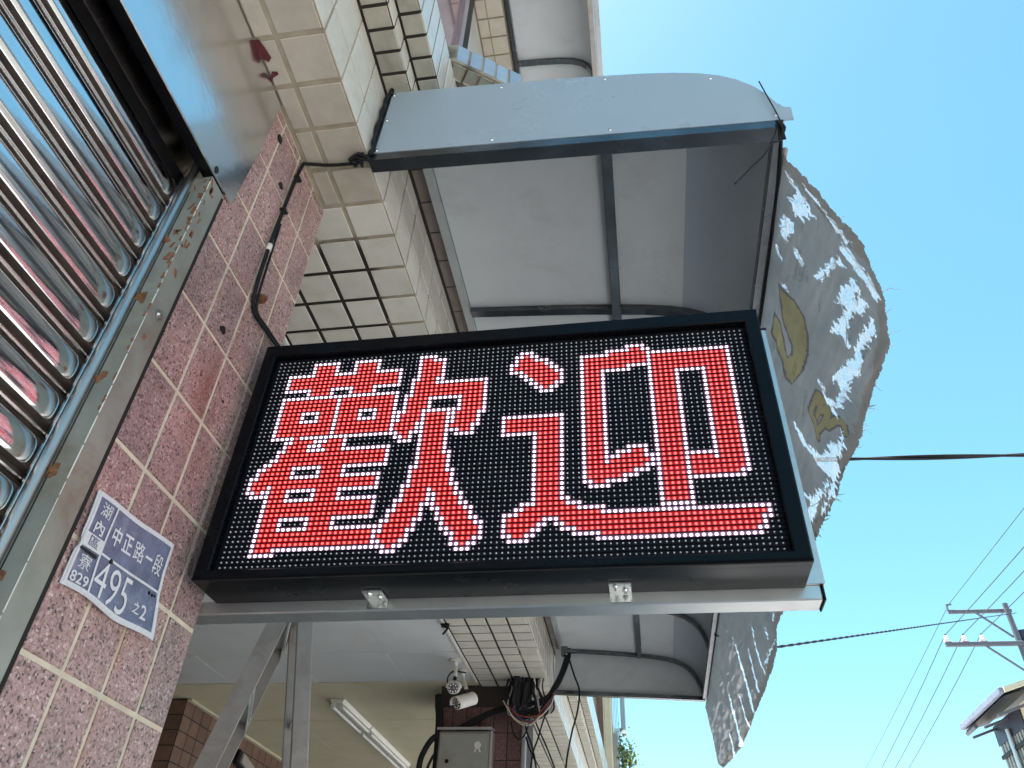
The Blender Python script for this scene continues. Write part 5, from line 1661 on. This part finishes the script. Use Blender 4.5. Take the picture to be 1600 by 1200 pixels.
# ================================================================== POLE, WIRES AND CABLES OVER THE STREET
up = thing('utility_pole', 'grey utility pole with two crossarms and three white insulators', 'pole', (7.83, 14.31, 0))
obj('pole', G().tube([(7.83, 14.31, 0), (7.83, 14.31, 8.1)], [.09, .048], 14), 'pole', up, smooth=True)
obj('crossarm', G().box(6.50, 7.92, 14.23, 14.30, 7.26, 7.34, .008), 'pole', up)
obj('crossarm', G().box(6.80, 7.96, 14.40, 14.46, 7.97, 8.04, .008), 'pole', up)
obj('arm_tip', G().box(6.80, 6.82, 14.40, 14.46, 8.041, 8.16, .003).box(6.821, 6.91, 14.40, 14.46, 8.15, 8.165, .003), 'pole', up)
obj('brace', G().tube([(7.20, 14.27, 7.27), (7.80, 14.30, 6.74)], .022, 8), 'pole', up, smooth=True)
obj('brace', G().tube([(7.30, 14.43, 7.98), (7.80, 14.38, 7.46)], .022, 8), 'pole', up, smooth=True)
obj('transformer_cover', G().cyl((7.98, 14.4, 7.2), (7.98, 14.4, 7.58), .11, 14), 'roof_dark', up, smooth=True)
xi = (6.55, 6.87, 7.19)
for x in xi:
    ins = obj('insulator', G().tube([(x, 14.27, 7.34), (x, 14.27, 7.36), (x, 14.27, 7.39), (x, 14.27, 7.41), (x, 14.27, 7.44), (x, 14.27, 7.47)], [.03, .065, .065, .04, .05, .02], 12), 'porcelain', up, smooth=True)
    obj('tie', G().cyl((x, 14.27, 7.465), (x, 14.27, 7.50), .016, 8), 'cable', ins)
lw = ('leftmost of the three power lines on the pole insulators', 'middle of the three power lines on the pole insulators', 'rightmost of the three power lines on the pole insulators')
for k, x in enumerate(xi):
    pts = []
    for q in range(25):
        y = 14.27 - 34 * (24 - q) / 24
        t = (y - 14.27) / -34
        pts.append((x - .02 * t * 10, y, 7.49 - 2.4 * t * (1 - t) + .3 * t))
    for q in range(1, 25):
        t = q / 24
        pts.append((x - .10 * t, 14.27 + 44 * t, 7.49 - 6.6 * t * (1 - t) - .2 * t))
    tag(obj('power_line', G().tube(pts, .0075, 6), 'wire_green', smooth='all'), lw[k], 'power line', 'power lines over the street')
pts = [(6.86 + .9 * q / 20 * 0, 14.43 + 2.2 * (q - 8), 8.16 - .07 * abs(q - 8) - (.17 * (q - 8) if q > 8 else 0) + (.006 * (q - 8) ** 2 if q > 8 else 0)) for q in range(0, 24)]
tag(obj('power_line', G().tube(pts, .006, 5), 'wire_green', smooth='all'), 'very thin wire at the tip of the upper crossarm', 'power line', 'power lines over the street')
# twisted service cable crossing the street behind the banner
A_, B_ = Vector((1.05, 1.85, 3.60)), Vector((9.3, 2.9, 4.2))
for off, lab in ((0, 'thick twisted black cable crossing the sky to the right of the banner'),):
    sc = thing('service_cable', lab, 'cable', A_)
    for ph in (0, math.pi):
        pts = []
        for q in range(181):
            t = q / 180
            c = A_.lerp(B_, t) + Vector((0, 0, -.25 * t * (1 - t)))
            a = t * 42 + ph
            pts.append(c + Vector((0, math.cos(a), math.sin(a))) * .0062)
        obj('strand', G().tube(pts, .0065, 6), 'cable', sc, smooth='all')
sc = thing('service_cable', 'thinner twisted cable crossing the sky below, towards the utility pole', 'cable', (1.15, 3.0, 3.2))
A_, B_ = Vector((1.439, 3.0, 3.17)), Vector((8.0, 14.36, 7.93))
for ph in (0, math.pi):
    pts = []
    for q in range(241):
        t = q / 240
        c = A_.lerp(B_, t)
        a = t * 300 + ph
        pts.append(c + Vector((.3, 0, 0)) * 0 + Vector((math.cos(a) * .5, math.cos(a) * -.5, math.sin(a))) * .004)
    obj('strand', G().tube([Vector((1.128, 3.05, 3.262)), Vector((1.26, 2.96, 3.16))] + pts, .0045, 5), 'cable', sc, smooth='all')
for o_ in list(bpy.data.objects):
    if o_.type == 'MESH' and o_.parent is None and 'label' not in o_ and 'kind' not in o_:
        print('UNTAGGED', o_.name)
